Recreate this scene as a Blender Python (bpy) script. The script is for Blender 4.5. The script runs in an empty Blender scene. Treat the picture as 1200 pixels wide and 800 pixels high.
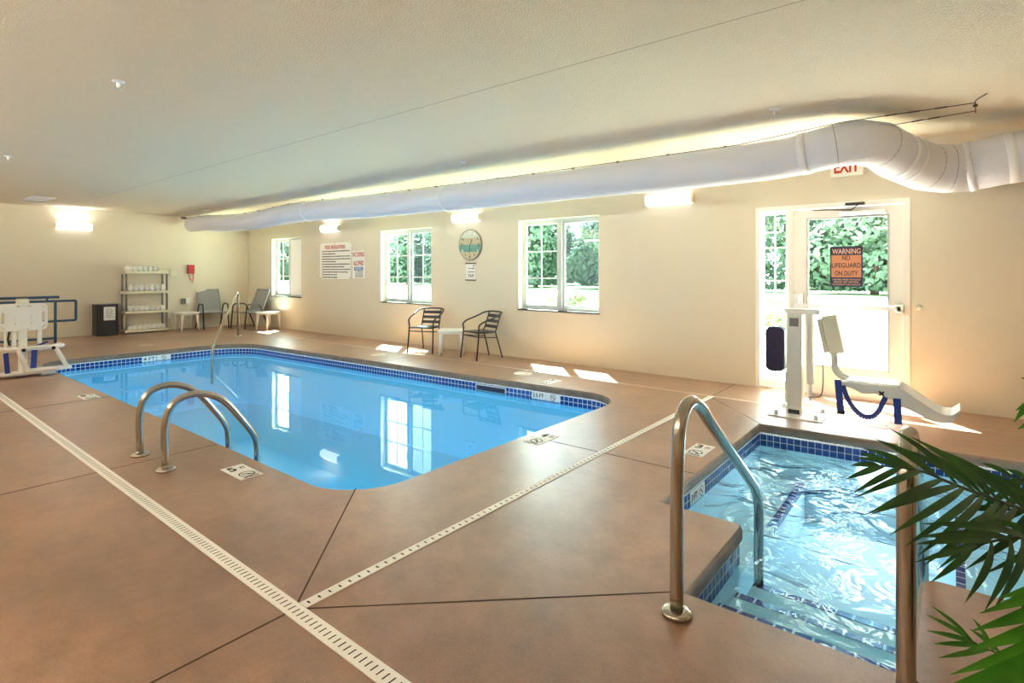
import bpy, bmesh, math, random
from mathutils import Vector, Matrix
random.seed(7)
R = math.radians
PI = math.pi
SC = bpy.context.scene
COL = SC.collection

# ------------------------------------------------------------------ camera, world, sun, lights, exposure
CAM_H = 1.38
cam_d = bpy.data.cameras.new('camera')
cam = bpy.data.objects.new('camera', cam_d)
COL.objects.link(cam)
cam.location = (0, 0, CAM_H)
cam.rotation_euler = (R(90), 0, R(38.803))
cam_d.sensor_width = 36.0
cam_d.lens = 641.7 / 1200 * 36
cam_d.shift_y = -81 / 1200
cam_d.clip_start = 0.05
cam_d.clip_end = 500
SC.camera = cam

SC.view_settings.view_transform = 'Standard'
SC.view_settings.look = 'None'
SC.view_settings.exposure = 0.08
SC.view_settings.gamma = 1.0
SC.view_settings.use_curve_mapping = False
SC.cycles.use_denoising = True
SC.cycles.max_bounces = 12
SC.cycles.diffuse_bounces = 6
SC.cycles.glossy_bounces = 5
SC.cycles.transparent_max_bounces = 16
SC.cycles.caustics_reflective = False
SC.cycles.caustics_refractive = False
SC.cycles.sample_clamp_indirect = 30.0

world = bpy.data.worlds.new('world')
SC.world = world
world.use_nodes = True
wn = world.node_tree
bg = wn.nodes['Background']
SKY = 13.0                # bright hazy midday sky
bg.inputs[0].default_value = (0.90, 0.95, 1.0, 1.0)
bg.inputs[1].default_value = SKY

SUN = 160.0
sd = bpy.data.lights.new('sun', 'SUN')
sd.energy = SUN
sd.angle = R(0.6)
sd.color = (1.0, 0.95, 0.88)
so = bpy.data.objects.new('sun', sd)
COL.objects.link(so)
so.rotation_euler = Vector((-0.42, 0.47, 1.0)).to_track_quat('Z', 'Y').to_euler()

SCONCE_GLOW = 3.0        # radiance of the wall lamp diffusers
SCONCE_W = 4.0          # watts of each wall lamp
FILL_LAMP_W = 62.0         # watts of each added, unseen fill lamp on the near wall
WARM = (1.0, 0.97, 0.92)

# ------------------------------------------------------------------ materials
def lin(h):
    h = h.lstrip('#')
    o = []
    for i in (0, 2, 4):
        c = int(h[i:i + 2], 16) / 255
        o.append(c / 12.92 if c <= 0.04045 else ((c + 0.055) / 1.055) ** 2.4)
    return (o[0], o[1], o[2], 1.0)

def mat(name, col, rough=0.5, metal=0.0, spec=0.5, emit=None, bump=None, noise=None, sss=None, coat=0.0):
    m = bpy.data.materials.new(name)
    m.use_nodes = True
    nt = m.node_tree
    b = nt.nodes['Principled BSDF']
    c = lin(col) if isinstance(col, str) else (*col, 1.0)
    b.inputs['Base Color'].default_value = c
    b.inputs['Roughness'].default_value = rough
    b.inputs['Metallic'].default_value = metal
    b.inputs['Specular IOR Level'].default_value = spec
    b.inputs['Coat Weight'].default_value = coat
    if emit:
        b.inputs['Emission Color'].default_value = (*emit[0], 1.0)
        b.inputs['Emission Strength'].default_value = emit[1]
    tc = nt.nodes.new('ShaderNodeTexCoord')
    if noise:          # (scale, second colour, detail)
        n = nt.nodes.new('ShaderNodeTexNoise')
        n.inputs['Scale'].default_value = noise[0]
        n.inputs['Detail'].default_value = 5
        r = nt.nodes.new('ShaderNodeValToRGB')
        r.color_ramp.elements[0].position = 0.3
        r.color_ramp.elements[1].position = 0.7
        r.color_ramp.elements[0].color = c
        r.color_ramp.elements[1].color = lin(noise[1])
        nt.links.new(tc.outputs['Object'], n.inputs['Vector'])
        nt.links.new(n.outputs['Fac'], r.inputs['Fac'])
        nt.links.new(r.outputs['Color'], b.inputs['Base Color'])
    if bump:           # (scale, strength, distance)
        n = nt.nodes.new('ShaderNodeTexNoise')
        n.inputs['Scale'].default_value = bump[0]
        n.inputs['Detail'].default_value = 4
        bp = nt.nodes.new('ShaderNodeBump')
        bp.inputs['Strength'].default_value = bump[1]
        bp.inputs['Distance'].default_value = bump[2]
        nt.links.new(tc.outputs['Object'], n.inputs['Vector'])
        nt.links.new(n.outputs['Fac'], bp.inputs['Height'])
        nt.links.new(bp.outputs['Normal'], b.inputs['Normal'])
    return m

def mat_floor():
    m = bpy.data.materials.new('stained_concrete')
    m.use_nodes = True
    nt = m.node_tree
    L = nt.links.new
    b = nt.nodes['Principled BSDF']
    tc = nt.nodes.new('ShaderNodeTexCoord')
    def noise(scale, detail, rough=0.55):
        n = nt.nodes.new('ShaderNodeTexNoise')
        n.inputs['Scale'].default_value = scale
        n.inputs['Detail'].default_value = detail
        n.inputs['Roughness'].default_value = rough
        L(tc.outputs['Object'], n.inputs['Vector'])
        return n
    n1 = noise(0.9, 6)
    r1 = nt.nodes.new('ShaderNodeValToRGB')
    e = r1.color_ramp.elements
    e[0].position = 0.30; e[0].color = lin('#875f43')
    e[1].position = 0.72; e[1].color = lin('#be9272')
    x = e.new(0.52); x.color = lin('#a2785b')
    L(n1.outputs['Fac'], r1.inputs['Fac'])
    n2 = noise(7.0, 8, 0.7)
    r2 = nt.nodes.new('ShaderNodeValToRGB')
    r2.color_ramp.elements[0].position = 0.32; r2.color_ramp.elements[0].color = (0.74, 0.71, 0.68, 1)
    r2.color_ramp.elements[1].position = 0.62; r2.color_ramp.elements[1].color = (1.06, 1.04, 1.02, 1)
    L(n2.outputs['Fac'], r2.inputs['Fac'])
    mx = nt.nodes.new('ShaderNodeMix'); mx.data_type = 'RGBA'; mx.blend_type = 'MULTIPLY'
    mx.inputs[0].default_value = 1.0
    L(r1.outputs['Color'], mx.inputs[6]); L(r2.outputs['Color'], mx.inputs[7])
    n3 = noise(120.0, 3)
    r3 = nt.nodes.new('ShaderNodeValToRGB')
    r3.color_ramp.elements[0].position = 0.33; r3.color_ramp.elements[0].color = (0.78, 0.76, 0.74, 1)
    r3.color_ramp.elements[1].position = 0.55; r3.color_ramp.elements[1].color = (1, 1, 1, 1)
    L(n3.outputs['Fac'], r3.inputs['Fac'])
    m2 = nt.nodes.new('ShaderNodeMix'); m2.data_type = 'RGBA'; m2.blend_type = 'MULTIPLY'
    m2.inputs[0].default_value = 1.0
    L(mx.outputs[2], m2.inputs[6]); L(r3.outputs['Color'], m2.inputs[7])
    L(m2.outputs[2], b.inputs['Base Color'])
    b.inputs['Roughness'].default_value = 0.42
    b.inputs['Specular IOR Level'].default_value = 0.6
    b.inputs['Coat Weight'].default_value = 1.0
    b.inputs['Coat Roughness'].default_value = 0.34
    bp = nt.nodes.new('ShaderNodeBump')
    bp.inputs['Strength'].default_value = 0.25
    bp.inputs['Distance'].default_value = 0.003
    L(n3.outputs['Fac'], bp.inputs['Height'])
    L(bp.outputs['Normal'], b.inputs['Normal'])
    return m

def front_only(nt, fr, mx):
    """surface reflection on the outer face only: the sheet does not bend light, so its inner face must not turn it back"""
    g = nt.nodes.new('ShaderNodeNewGeometry')
    inv = nt.nodes.new('ShaderNodeMath'); inv.operation = 'SUBTRACT'; inv.inputs[0].default_value = 1.0
    mu = nt.nodes.new('ShaderNodeMath'); mu.operation = 'MULTIPLY'
    nt.links.new(g.outputs['Backfacing'], inv.inputs[1])
    nt.links.new(inv.outputs[0], mu.inputs[0]); nt.links.new(fr.outputs[0], mu.inputs[1])
    nt.links.new(mu.outputs[0], mx.inputs[0])

def mat_water(name, tint, bump_scale, strength, dist, stretch=(1, 1, 1)):
    m = bpy.data.materials.new(name)
    m.use_nodes = True
    nt = m.node_tree
    L = nt.links.new
    for n in list(nt.nodes):
        if n.type == 'BSDF_PRINCIPLED': nt.nodes.remove(n)
    out = nt.nodes['Material Output']
    tr = nt.nodes.new('ShaderNodeBsdfTransparent'); tr.inputs[0].default_value = (*tint, 1)
    gl = nt.nodes.new('ShaderNodeBsdfGlossy'); gl.inputs['Roughness'].default_value = 0.0
    fr = nt.nodes.new('ShaderNodeFresnel'); fr.inputs['IOR'].default_value = 1.33
    mx = nt.nodes.new('ShaderNodeMixShader')
    tc = nt.nodes.new('ShaderNodeTexCoord')
    mp = nt.nodes.new('ShaderNodeMapping'); mp.inputs['Scale'].default_value = stretch
    no = nt.nodes.new('ShaderNodeTexNoise')
    no.inputs['Scale'].default_value = bump_scale; no.inputs['Detail'].default_value = 3
    no.inputs['Distortion'].default_value = 0.6
    bp = nt.nodes.new('ShaderNodeBump')
    bp.inputs['Strength'].default_value = strength; bp.inputs['Distance'].default_value = dist
    L(tc.outputs['Object'], mp.inputs[0]); L(mp.outputs[0], no.inputs['Vector'])
    L(no.outputs['Fac'], bp.inputs['Height'])
    L(bp.outputs['Normal'], gl.inputs['Normal']); L(bp.outputs['Normal'], fr.inputs['Normal'])
    front_only(nt, fr, mx); L(tr.outputs[0], mx.inputs[1]); L(gl.outputs[0], mx.inputs[2])
    L(mx.outputs[0], out.inputs['Surface'])
    return m

def mat_glass(name, tint, veil=None):
    m = bpy.data.materials.new(name)
    m.use_nodes = True
    nt = m.node_tree
    L = nt.links.new
    for n in list(nt.nodes):
        if n.type == 'BSDF_PRINCIPLED': nt.nodes.remove(n)
    out = nt.nodes['Material Output']
    tr = nt.nodes.new('ShaderNodeBsdfTransparent'); tr.inputs[0].default_value = (*tint, 1)
    gl = nt.nodes.new('ShaderNodeBsdfGlossy'); gl.inputs['Roughness'].default_value = 0.0
    fr = nt.nodes.new('ShaderNodeFresnel'); fr.inputs['IOR'].default_value = 1.4
    mx = nt.nodes.new('ShaderNodeMixShader')
    front_only(nt, fr, mx); L(tr.outputs[0], mx.inputs[1]); L(gl.outputs[0], mx.inputs[2])
    last = mx.outputs[0]
    if veil:
        df = nt.nodes.new('ShaderNodeBsdfDiffuse'); df.inputs[0].default_value = (*veil[0], 1)
        m2 = nt.nodes.new('ShaderNodeMixShader'); m2.inputs[0].default_value = veil[1]
        L(last, m2.inputs[1]); L(df.outputs[0], m2.inputs[2]); last = m2.outputs[0]
    L(last, out.inputs['Surface'])
    return m

def mat_tile(name, c1, c2, grout, w, h, joint=0.09):
    """square mosaic from the UV map (metres)"""
    m = bpy.data.materials.new(name)
    m.use_nodes = True
    nt = m.node_tree
    L = nt.links.new
    b = nt.nodes['Principled BSDF']
    uv = nt.nodes.new('ShaderNodeUVMap')
    br = nt.nodes.new('ShaderNodeTexBrick')
    br.offset = 0.0
    br.inputs['Color1'].default_value = lin(c1); br.inputs['Color2'].default_value = lin(c2)
    br.inputs['Mortar'].default_value = lin(grout)
    br.inputs['Scale'].default_value = 1.0
    br.inputs['Brick Width'].default_value = w; br.inputs['Row Height'].default_value = h
    br.inputs['Mortar Size'].default_value = w * joint
    br.inputs['Mortar Smooth'].default_value = 0.0
    L(uv.outputs[0], br.inputs['Vector']); L(br.outputs['Color'], b.inputs['Base Color'])
    b.inputs['Roughness'].default_value = 0.2
    return m

M = {}
M['wall'] = mat('wall_paint', '#e0d5c2', 0.8, spec=0.2, bump=(140, 0.25, 0.004))
M['ceil'] = mat('ceiling_texture', '#f2e5cf', 0.9, spec=0.1, bump=(80, 1.0, 0.02))
M['floor'] = mat_floor()
M['joint'] = mat('joint_dark', '#4a382c', 0.8)
M['sealant'] = mat('pale_sealant', '#e4d6c8', 0.6)
M['coping'] = mat('coping_face', '#7c6c60', 0.6, noise=(9, '#97836f'), bump=(120, 0.3, 0.003))
M['grout'] = mat('white_grout', '#eceae4', 0.5)
M['tile_pool'] = mat_tile('blue_mosaic_pool', '#1d3f8c', '#24509e', '#cfd9e6', 0.062, 0.055, 0.06)
M['tile_spa'] = mat_tile('blue_mosaic_spa', '#1c3a7d', '#2b4c97', '#b9c9dc', 0.055, 0.055, 0.05)
M['tile_trim'] = mat_tile('blue_trim_tile', '#2b2f86', '#3a3f98', '#cfd8ee', 0.08, 0.5, 0.07)
M['plaster_pool'] = mat('pool_plaster', (0.42, 0.82, 0.98), 0.6)
M['plaster_spa'] = mat('spa_plaster', (0.68, 0.90, 0.99), 0.6)
M['water_pool'] = mat_water('pool_water', (0.30, 0.73, 1.0), 1.3, 0.08, 0.02)
M['water_spa'] = mat_water('spa_water', (0.62, 0.88, 1.0), 3.0, 0.85, 0.10, (1.0, 1.0, 1.0))
M['steel'] = mat('brushed_steel', (0.50, 0.46, 0.40), 0.2, metal=1.0)
M['chrome'] = mat('satin_metal', (0.78, 0.76, 0.73), 0.45, metal=1.0)
M['seamline'] = mat('ceiling_seam_line', '#b9ad9a', 0.9)  # drywall seam, slightly darker than the ceiling
M['darkmetal'] = mat('oxidised_metal', '#54483c', 0.5, metal=0.6)
M['black'] = mat('black_paint', '#1c1c20', 0.4)
M['slat'] = mat('grey_slat', '#34343c', 0.35)
M['white'] = mat('white_plastic', '#f0eee8', 0.4)
M['whitemetal'] = mat('white_powder_coat', '#eeeeea', 0.35)
M['cream'] = mat('cream_plastic', '#e6dfc8', 0.45)
M['lift_grey'] = mat('pale_grey_moulding', '#dcdfda', 0.4)
M['towel'] = mat('white_towelling', '#fbfaf6', 0.95, spec=0.05, bump=(160, 0.5, 0.004))
M['sling'] = mat('grey_sling_mesh', '#8b8a89', 0.8, noise=(90, '#9c9b99'))
M['bronze'] = mat('dark_bronze_frame', '#3a3330', 0.45)
M['greypost'] = mat('grey_post', '#80807e', 0.5)
M['navy'] = mat('navy_cover', '#22234a', 0.6)
M['strap'] = mat('blue_webbing', '#24409a', 0.7)
M['bluerail'] = mat('blue_paint', '#2f5878', 0.4)
M['red'] = mat('red_plastic', '#b0282a', 0.4)
M['redprint'] = mat('red_print', '#c4352f', 0.6)
M['blackprint'] = mat('black_print', '#1d1b1e', 0.6)
M['navyprint'] = mat('navy_print', '#2a2346', 0.5)
M['blueprint'] = mat('blue_print', '#2f5fa8', 0.5)
M['signwhite'] = mat('sign_face', '#f6f2ea', 0.5)
M['signorange'] = mat('faded_orange_face', '#cf8a66', 0.5)
M['signtext'] = mat('pale_lettering', '#e3b59a', 0.5)
M['paper'] = mat('paper', '#f1efec', 0.8)
M['wood'] = mat('dark_wood', '#5b3a24', 0.5)
M['duct'] = mat('duct_fabric', '#e9eaf0', 0.8, spec=0.15, bump=(16, 0.35, 0.02))
M['ductband'] = mat('duct_joint_tape', '#f7f7fa', 0.6)
M['seam'] = mat('grey_stitching', '#a9abb2', 0.7)
M['wire'] = mat('dark_wire', '#3c352e', 0.5, metal=0.5)
M['winframe'] = mat('grey_vinyl', '#c3c8c6', 0.4)
M['muntin'] = mat('white_muntin', '#f2f4f2', 0.4)
M['reveal'] = mat('painted_reveal', '#ece4cc', 0.7)
M['sill'] = mat('black_sill', '#2c2a2a', 0.5)
M['doorwhite'] = mat('white_door_paint', '#f3f0ea', 0.4)
M['glass'] = mat_glass('tinted_glass', (0.86, 0.97, 0.94))
M['glass_clear'] = mat_glass('door_glass', (0.92, 0.98, 0.96))
M['screen'] = mat_glass('insect_screen', (0.88, 0.90, 0.92), ((0.20, 0.20, 0.23), 0.30))
M['reflection_panel'] = mat('white_reflection', '#f4f3f2', 0.8)
M['diffuser'] = mat('lamp_diffuser', '#ffffff', 0.4, emit=((1.0, 0.98, 0.94), SCONCE_GLOW))
M['clock_pale'] = mat('clock_whitewash', '#dfe3d2', 0.6, noise=(14, '#cfd6c4'))
M['clock_sand'] = mat('clock_sand', '#d9cfb0', 0.6, noise=(30, '#b9ac8a'))
M['clock_teal'] = mat('clock_teal', '#5d9288', 0.6, noise=(10, '#7eb0a4'))
M['clock_rim'] = mat('clock_rim', '#8c8574', 0.5)
M['trunk'] = mat('palm_fibre', '#5d4630', 0.9, noise=(40, '#806444'), bump=(60, 0.8, 0.01))
M['soil'] = mat('potting_soil', '#2c2119', 1.0)
M['pot'] = mat('dark_planter', '#3d3632', 0.5)
M['rachis'] = mat('palm_stem', '#2f3a18', 0.5)
M['grate'] = mat('drain_plastic', '#fbf9f4', 0.5)
M['slot'] = mat('drain_slot', '#3b3028', 0.9)
M['vent'] = mat('vent_white', '#f0f2f4', 0.4)
M['sticker'] = mat('white_sticker', '#fbfbf8', 0.5)
M['lidcol'] = mat('skimmer_lid', '#e2d6ca', 0.6)

def mat_leaf(name, c1, c2, rough=0.4):
    m = mat(name, c1, rough, noise=(14, c2))
    nt = m.node_tree
    b = nt.nodes['Principled BSDF']
    tl = nt.nodes.new('ShaderNodeBsdfTranslucent')
    tl.inputs[0].default_value = lin(c2)
    mx = nt.nodes.new('ShaderNodeMixShader'); mx.inputs[0].default_value = 0.25
    nt.links.new(b.outputs[0], mx.inputs[1]); nt.links.new(tl.outputs[0], mx.inputs[2])
    nt.links.new(mx.outputs[0], nt.nodes['Material Output'].inputs['Surface'])
    return m
M['palm'] = mat_leaf('palm_leaf', '#1c3a12', '#35601d')
M['palm_light'] = mat_leaf('palm_leaf_young', '#2f6a14', '#4f9426')
M['tree'] = mat_leaf('tree_leaf', '#29423a', '#435f46', 0.7)
M['bush'] = mat_leaf('bush_leaf', '#3c5524', '#66803c', 0.6)
M['bark'] = mat('bark', '#5a4a3c', 0.9)
M['lawn'] = mat('overexposed_lawn', '#d9d6c2', 0.9, noise=(0.5, '#e2e2cc'))  # overexposed sunlight put into the pale ground colour
M['grass'] = mat('green_grass', '#5f7a52', 0.9, noise=(0.6, '#7a9266'))  # green grass around the tree line
M['patio'] = mat('pale_patio', '#dcd6cc', 0.8)
M['facade'] = mat('pale_siding', '#dcdcd6', 0.8)
M['flower'] = mat('red_petals', '#d0433c', 0.6)
M['terracotta'] = mat('planter_clay', '#b7a08c', 0.8)
M['outmetal'] = mat('patio_metal', '#5c6664', 0.5)

# ------------------------------------------------------------------ mesh helpers
def box(bm, c, s, rot=None, mi=0, bev=0.0):
    x, y, z = s[0] / 2, s[1] / 2, s[2] / 2
    t = bmesh.new()
    v = [t.verts.new(p) for p in ((-x, -y, -z), (x, -y, -z), (x, y, -z), (-x, y, -z),
                                  (-x, -y, z), (x, -y, z), (x, y, z), (-x, y, z))]
    for f in ((3, 2, 1, 0), (4, 5, 6, 7), (0, 1, 5, 4), (1, 2, 6, 5), (2, 3, 7, 6), (3, 0, 4, 7)):
        t.faces.new([v[i] for i in f])
    if bev:
        bmesh.ops.bevel(t, geom=t.edges[:], offset=bev, segments=2, profile=0.5, affect='EDGES')
    mx = Matrix.Translation(Vector(c))
    if rot is not None: mx = mx @ rot
    merge(bm, t, mx, mi)

def merge(bm, t, mx=None, mi=None):
    mp = {}
    for v in t.verts:
        mp[v] = bm.verts.new(mx @ v.co if mx is not None else v.co)
    for f in t.faces:
        try:
            nf = bm.faces.new([mp[v] for v in f.verts])
            nf.material_index = f.material_index if mi is None else mi
            nf.smooth = f.smooth
        except ValueError:
            pass
    t.free()

def b2(x0, x1, y0, y1, z0, z1):
    return ((x0 + x1) / 2, (y0 + y1) / 2, (z0 + z1) / 2), (abs(x1 - x0), abs(y1 - y0), abs(z1 - z0))

def boxm(bm, x0, x1, y0, y1, z0, z1, mi=0, bev=0.0):
    c, s = b2(x0, x1, y0, y1, z0, z1)
    box(bm, c, s, None, mi, bev)

def fil(pts, rad, n=6):
    """fillet a 3D polyline"""
    P = [Vector(p) for p in pts]
    out = [P[0]]
    for i in range(1, len(P) - 1):
        a, b, c = P[i - 1], P[i], P[i + 1]
        u = (a - b); w = (c - b)
        r = rad[i - 1] if isinstance(rad, (list, tuple)) else rad
        r = min(r, u.length * 0.49, w.length * 0.49)
        p0 = b + u.normalized() * r; p2 = b + w.normalized() * r
        for k in range(n + 1):
            t = k / n
            out.append(p0 * (1 - t) ** 2 + b * 2 * t * (1 - t) + p2 * t * t)
    out.append(P[-1])
    return out

def spline(pts, n=6):
    P = [Vector(p) for p in pts]
    out = []
    for i in range(len(P) - 1):
        p0 = P[i - 1] if i else P[0] * 2 - P[1]
        p1, p2 = P[i], P[i + 1]
        p3 = P[i + 2] if i + 2 < len(P) else P[-1] * 2 - P[-2]
        for k in range(n):
            t = k / n
            out.append(0.5 * ((2 * p1) + (p2 - p0) * t + (2 * p0 - 5 * p1 + 4 * p2 - p3) * t * t
                              + (3 * p1 - p0 - 3 * p2 + p3) * t ** 3))
    out.append(P[-1])
    return out

def tube(bm, pts, r, n=12, mi=0, cap=True, flat=None, up=None):
    """sweep a circle (or ellipse: flat=(rx, ry)) along pts; r may be a list"""
    P = [Vector(p) for p in pts]
    rings = []
    T0 = (P[1] - P[0]).normalized()
    ref = Vector(up) if up else (Vector((0, 0, 1)) if abs(T0.z) < 0.9 else Vector((1, 0, 0)))
    N = (ref - T0 * ref.dot(T0)).normalized()
    for i, p in enumerate(P):
        if i == 0: T = T0
        elif i == len(P) - 1: T = (P[i] - P[i - 1]).normalized()
        else: T = ((P[i] - P[i - 1]).normalized() + (P[i + 1] - P[i]).normalized()).normalized()
        N = (N - T * N.dot(T)).normalized()
        B = T.cross(N)
        rr = r[i] if isinstance(r, (list, tuple)) else r
        ra, rb = (rr, rr) if flat is None else flat
        rings.append([bm.verts.new(p + N * ra * math.cos(2 * PI * k / n) + B * rb * math.sin(2 * PI * k / n)) for k in range(n)])
    for a, b in zip(rings, rings[1:]):
        for k in range(n):
            f = bm.faces.new((a[k], a[(k + 1) % n], b[(k + 1) % n], b[k]))
            f.smooth = True; f.material_index = mi
    if cap:
        f = bm.faces.new(list(reversed(rings[0]))); f.material_index = mi
        f = bm.faces.new(rings[-1]); f.material_index = mi

def bar(bm, a, b, w, h, mi=0, up=(0, 0, 1)):
    """rectangular bar from a to b"""
    a, b = Vector(a), Vector(b)
    d = b - a
    z = d.normalized(); u = Vector(up)
    if abs(z.dot(u)) > 0.98: u = Vector((1, 0, 0))
    x = u.cross(z).normalized(); y = z.cross(x)
    rot = Matrix((x, y, z)).transposed().to_4x4()
    box(bm, (a + b) / 2, (w, h, d.length), rot, mi)

def lathe(bm, prof, c=(0, 0, 0), n=24, mi=0, mx=None):
    t = bmesh.new()
    rings = []
    for r, z in prof:
        if r < 1e-5: rings.append([t.verts.new((0, 0, z))])
        else: rings.append([t.verts.new((r * math.cos(2 * PI * k / n), r * math.sin(2 * PI * k / n), z)) for k in range(n)])
    for a, b in zip(rings, rings[1:]):
        for k in range(n):
            va = [a[k % len(a)], a[(k + 1) % len(a)], b[(k + 1) % len(b)], b[k % len(b)]]
            q = []
            for v in va:
                if v not in q: q.append(v)
            if len(q) > 2:
                f = t.faces.new(q); f.smooth = True
    m = Matrix.Translation(Vector(c))
    if mx is not None: m = m @ mx
    merge(bm, t, m, mi)

def prism(bm, poly, h, mx=None, mi=0, bev=0.0):
    """extrude a 2D polygon (xy) from z=0 to z=h"""
    t = bmesh.new()
    lo = [t.verts.new((p[0], p[1], 0)) for p in poly]
    hi = [t.verts.new((p[0], p[1], h)) for p in poly]
    n = len(poly)
    t.faces.new(list(reversed(lo))); t.faces.new(hi)
    for i in range(n):
        t.faces.new((lo[i], lo[(i + 1) % n], hi[(i + 1) % n], hi[i]))
    bmesh.ops.recalc_face_normals(t, faces=t.faces[:])
    if bev:
        bmesh.ops.bevel(t, geom=t.edges[:], offset=bev, segments=2, affect='EDGES')
    merge(bm, t, mx if mx is not None else Matrix.Identity(4), mi)

def rrect(w, h, r, n=5, cx=0, cy=0):
    out = []
    for qx, qy, a0 in ((1, 1, 0), (-1, 1, 90), (-1, -1, 180), (1, -1, 270)):
        for k in range(n + 1):
            a = R(a0 + 90 * k / n)
            out.append((cx + qx * (w / 2 - r) + r * math.cos(a), cy + qy * (h / 2 - r) + r * math.sin(a)))
    return out

def fil2(pts, rads, n=8):
    """round the corners of a closed 2D polygon"""
    N = len(pts); out = []
    for i in range(N):
        a, b, c = (Vector((*pts[(i + k) % N], 0)) for k in (-1, 0, 1))
        r = rads[i]
        if r <= 0:
            out.append((b.x, b.y)); continue
        u = (a - b).normalized(); w = (c - b).normalized()
        ang = u.angle(w); d = r / math.tan(ang / 2)
        o = b + (u + w).normalized() * (r / math.sin(ang / 2))
        p0 = b + u * d - o; p1 = b + w * d - o
        for k in range(n + 1):
            q = p0.slerp(p1, k / n) if False else (p0 * (1 - k / n) + p1 * (k / n))
            q = q.normalized() * r + o
            out.append((q.x, q.y))
    return out

def obj(name, bm, mats, parent=None, loc=None, rot=None):
    if not isinstance(mats, (list, tuple)): mats = [mats]
    me = bpy.data.meshes.new(name)
    bm.normal_update()
    bm.to_mesh(me); bm.free()
    for m in mats: me.materials.append(M[m] if isinstance(m, str) else m)
    o = bpy.data.objects.new(name, me)
    COL.objects.link(o)
    if parent: o.parent = parent
    if loc is not None: o.location = loc
    if rot is not None: o.rotation_euler = rot
    return o

def tag(o, label, cat, group=None):
    o['label'] = label; o['category'] = cat
    if group: o['group'] = group
    return o

def thing(name, label, cat, loc=(0, 0, 0), rz=0.0, group=None):
    o = bpy.data.objects.new(name, None)
    COL.objects.link(o)
    o.empty_display_size = 0.1
    o.location = loc; o.rotation_euler = (0, 0, rz)
    return tag(o, label, cat, group)

def struct(o):
    o['kind'] = 'structure'
    return o

def dup(root, loc, rz=None, label=None, group=None):
    r = root.copy(); COL.objects.link(r); r.location = loc
    if rz is not None: r.rotation_euler = (0, 0, rz)
    if label: r['label'] = label
    if group: r['group'] = group
    for ch in list(root.children):
        c = ch.copy(); COL.objects.link(c); c.parent = r
        for g in ch.children:
            d = g.copy(); COL.objects.link(d); d.parent = c
    return r

def lettering(name, text, m, w, h, mx, parent, bold=0.0, depth=0.0015):
    """words as a mesh, fitted in a w x h box centred on the origin of mx (x right, y up)"""
    cu = bpy.data.curves.new(name, 'FONT')
    cu.body = text; cu.align_x = 'CENTER'; cu.align_y = 'CENTER'
    cu.offset = bold; cu.extrude = 0.01
    t = bpy.data.objects.new(name, cu); COL.objects.link(t)
    bpy.context.view_layer.update()
    dg = bpy.context.evaluated_depsgraph_get()
    me = bpy.data.meshes.new_from_object(t.evaluated_get(dg))
    bpy.data.objects.remove(t)
    xs = [v.co.x for v in me.vertices]; ys = [v.co.y for v in me.vertices]
    cx, cy = (min(xs) + max(xs)) / 2, (min(ys) + max(ys)) / 2
    sx = w / max(1e-6, max(xs) - min(xs)); sy = h / max(1e-6, max(ys) - min(ys))
    for v in me.vertices:
        v.co = mx @ Vector(((v.co.x - cx) * sx, (v.co.y - cy) * sy, (v.co.z / 0.01 + 1) * 0.5 * depth))
    me.materials.clear(); me.materials.append(M[m])
    o = bpy.data.objects.new(name, me); COL.objects.link(o); o.parent = parent
    return o

# frames (x right, y up, z out of the surface towards the viewer)
def on_back(x, z, y): return Matrix.Translation((x, y, z)) @ Matrix(((1, 0, 0, 0), (0, 0, -1, 0), (0, 1, 0, 0), (0, 0, 0, 1)))
def on_left(x, y, z): return Matrix.Translation((x, y, z)) @ Matrix(((0, 0, 1, 0), (1, 0, 0, 0), (0, 1, 0, 0), (0, 0, 0, 1)))
def on_floor(x, y, z, a=0.0): return Matrix.Translation((x, y, z)) @ Matrix.Rotation(a, 4, 'Z')

# ------------------------------------------------------------------ room shell
XL, XR, YB, YN, H = -14.69, 2.3, 7.0, -1.7, 2.75
POOL_FILL_W, SPA_FILL_W = 17.0, 8.0     # watts of the added underwater fill lamps
POOL = fil2([(-10.95, 1.95), (-2.83, 1.95), (-2.79, 5.50), (-10.95, 5.10)], [0.5, 0.45, 0.45, 0.7])
SPA = fil2([(-1.375, 3.12), (-0.9, 3.12), (-0.9, 2.3), (-0.1, 2.3), (-0.1, 3.1), (0.45, 3.1), (0.45, 5.43), (-1.375, 5.32)],
           [0, 0.04, 0, 0, 0.07, 0, 0, 0], 5)
WATER = -0.17

bm = bmesh.new()
def loop(pts):
    vs = [bm.verts.new((p[0], p[1], 0)) for p in pts]
    for i in range(len(vs)): bm.edges.new((vs[i], vs[(i + 1) % len(vs)]))
loop([(XL, YN), (XR, YN), (XR, YB), (XL, YB)]); loop(POOL); loop(SPA)
bmesh.ops.triangle_fill(bm, use_beauty=True, use_dissolve=False, edges=bm.edges[:])
for f in bm.faces:
    if f.normal.z < 0: f.normal_flip()
floor = struct(obj('floor', bm, 'floor'))

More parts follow.
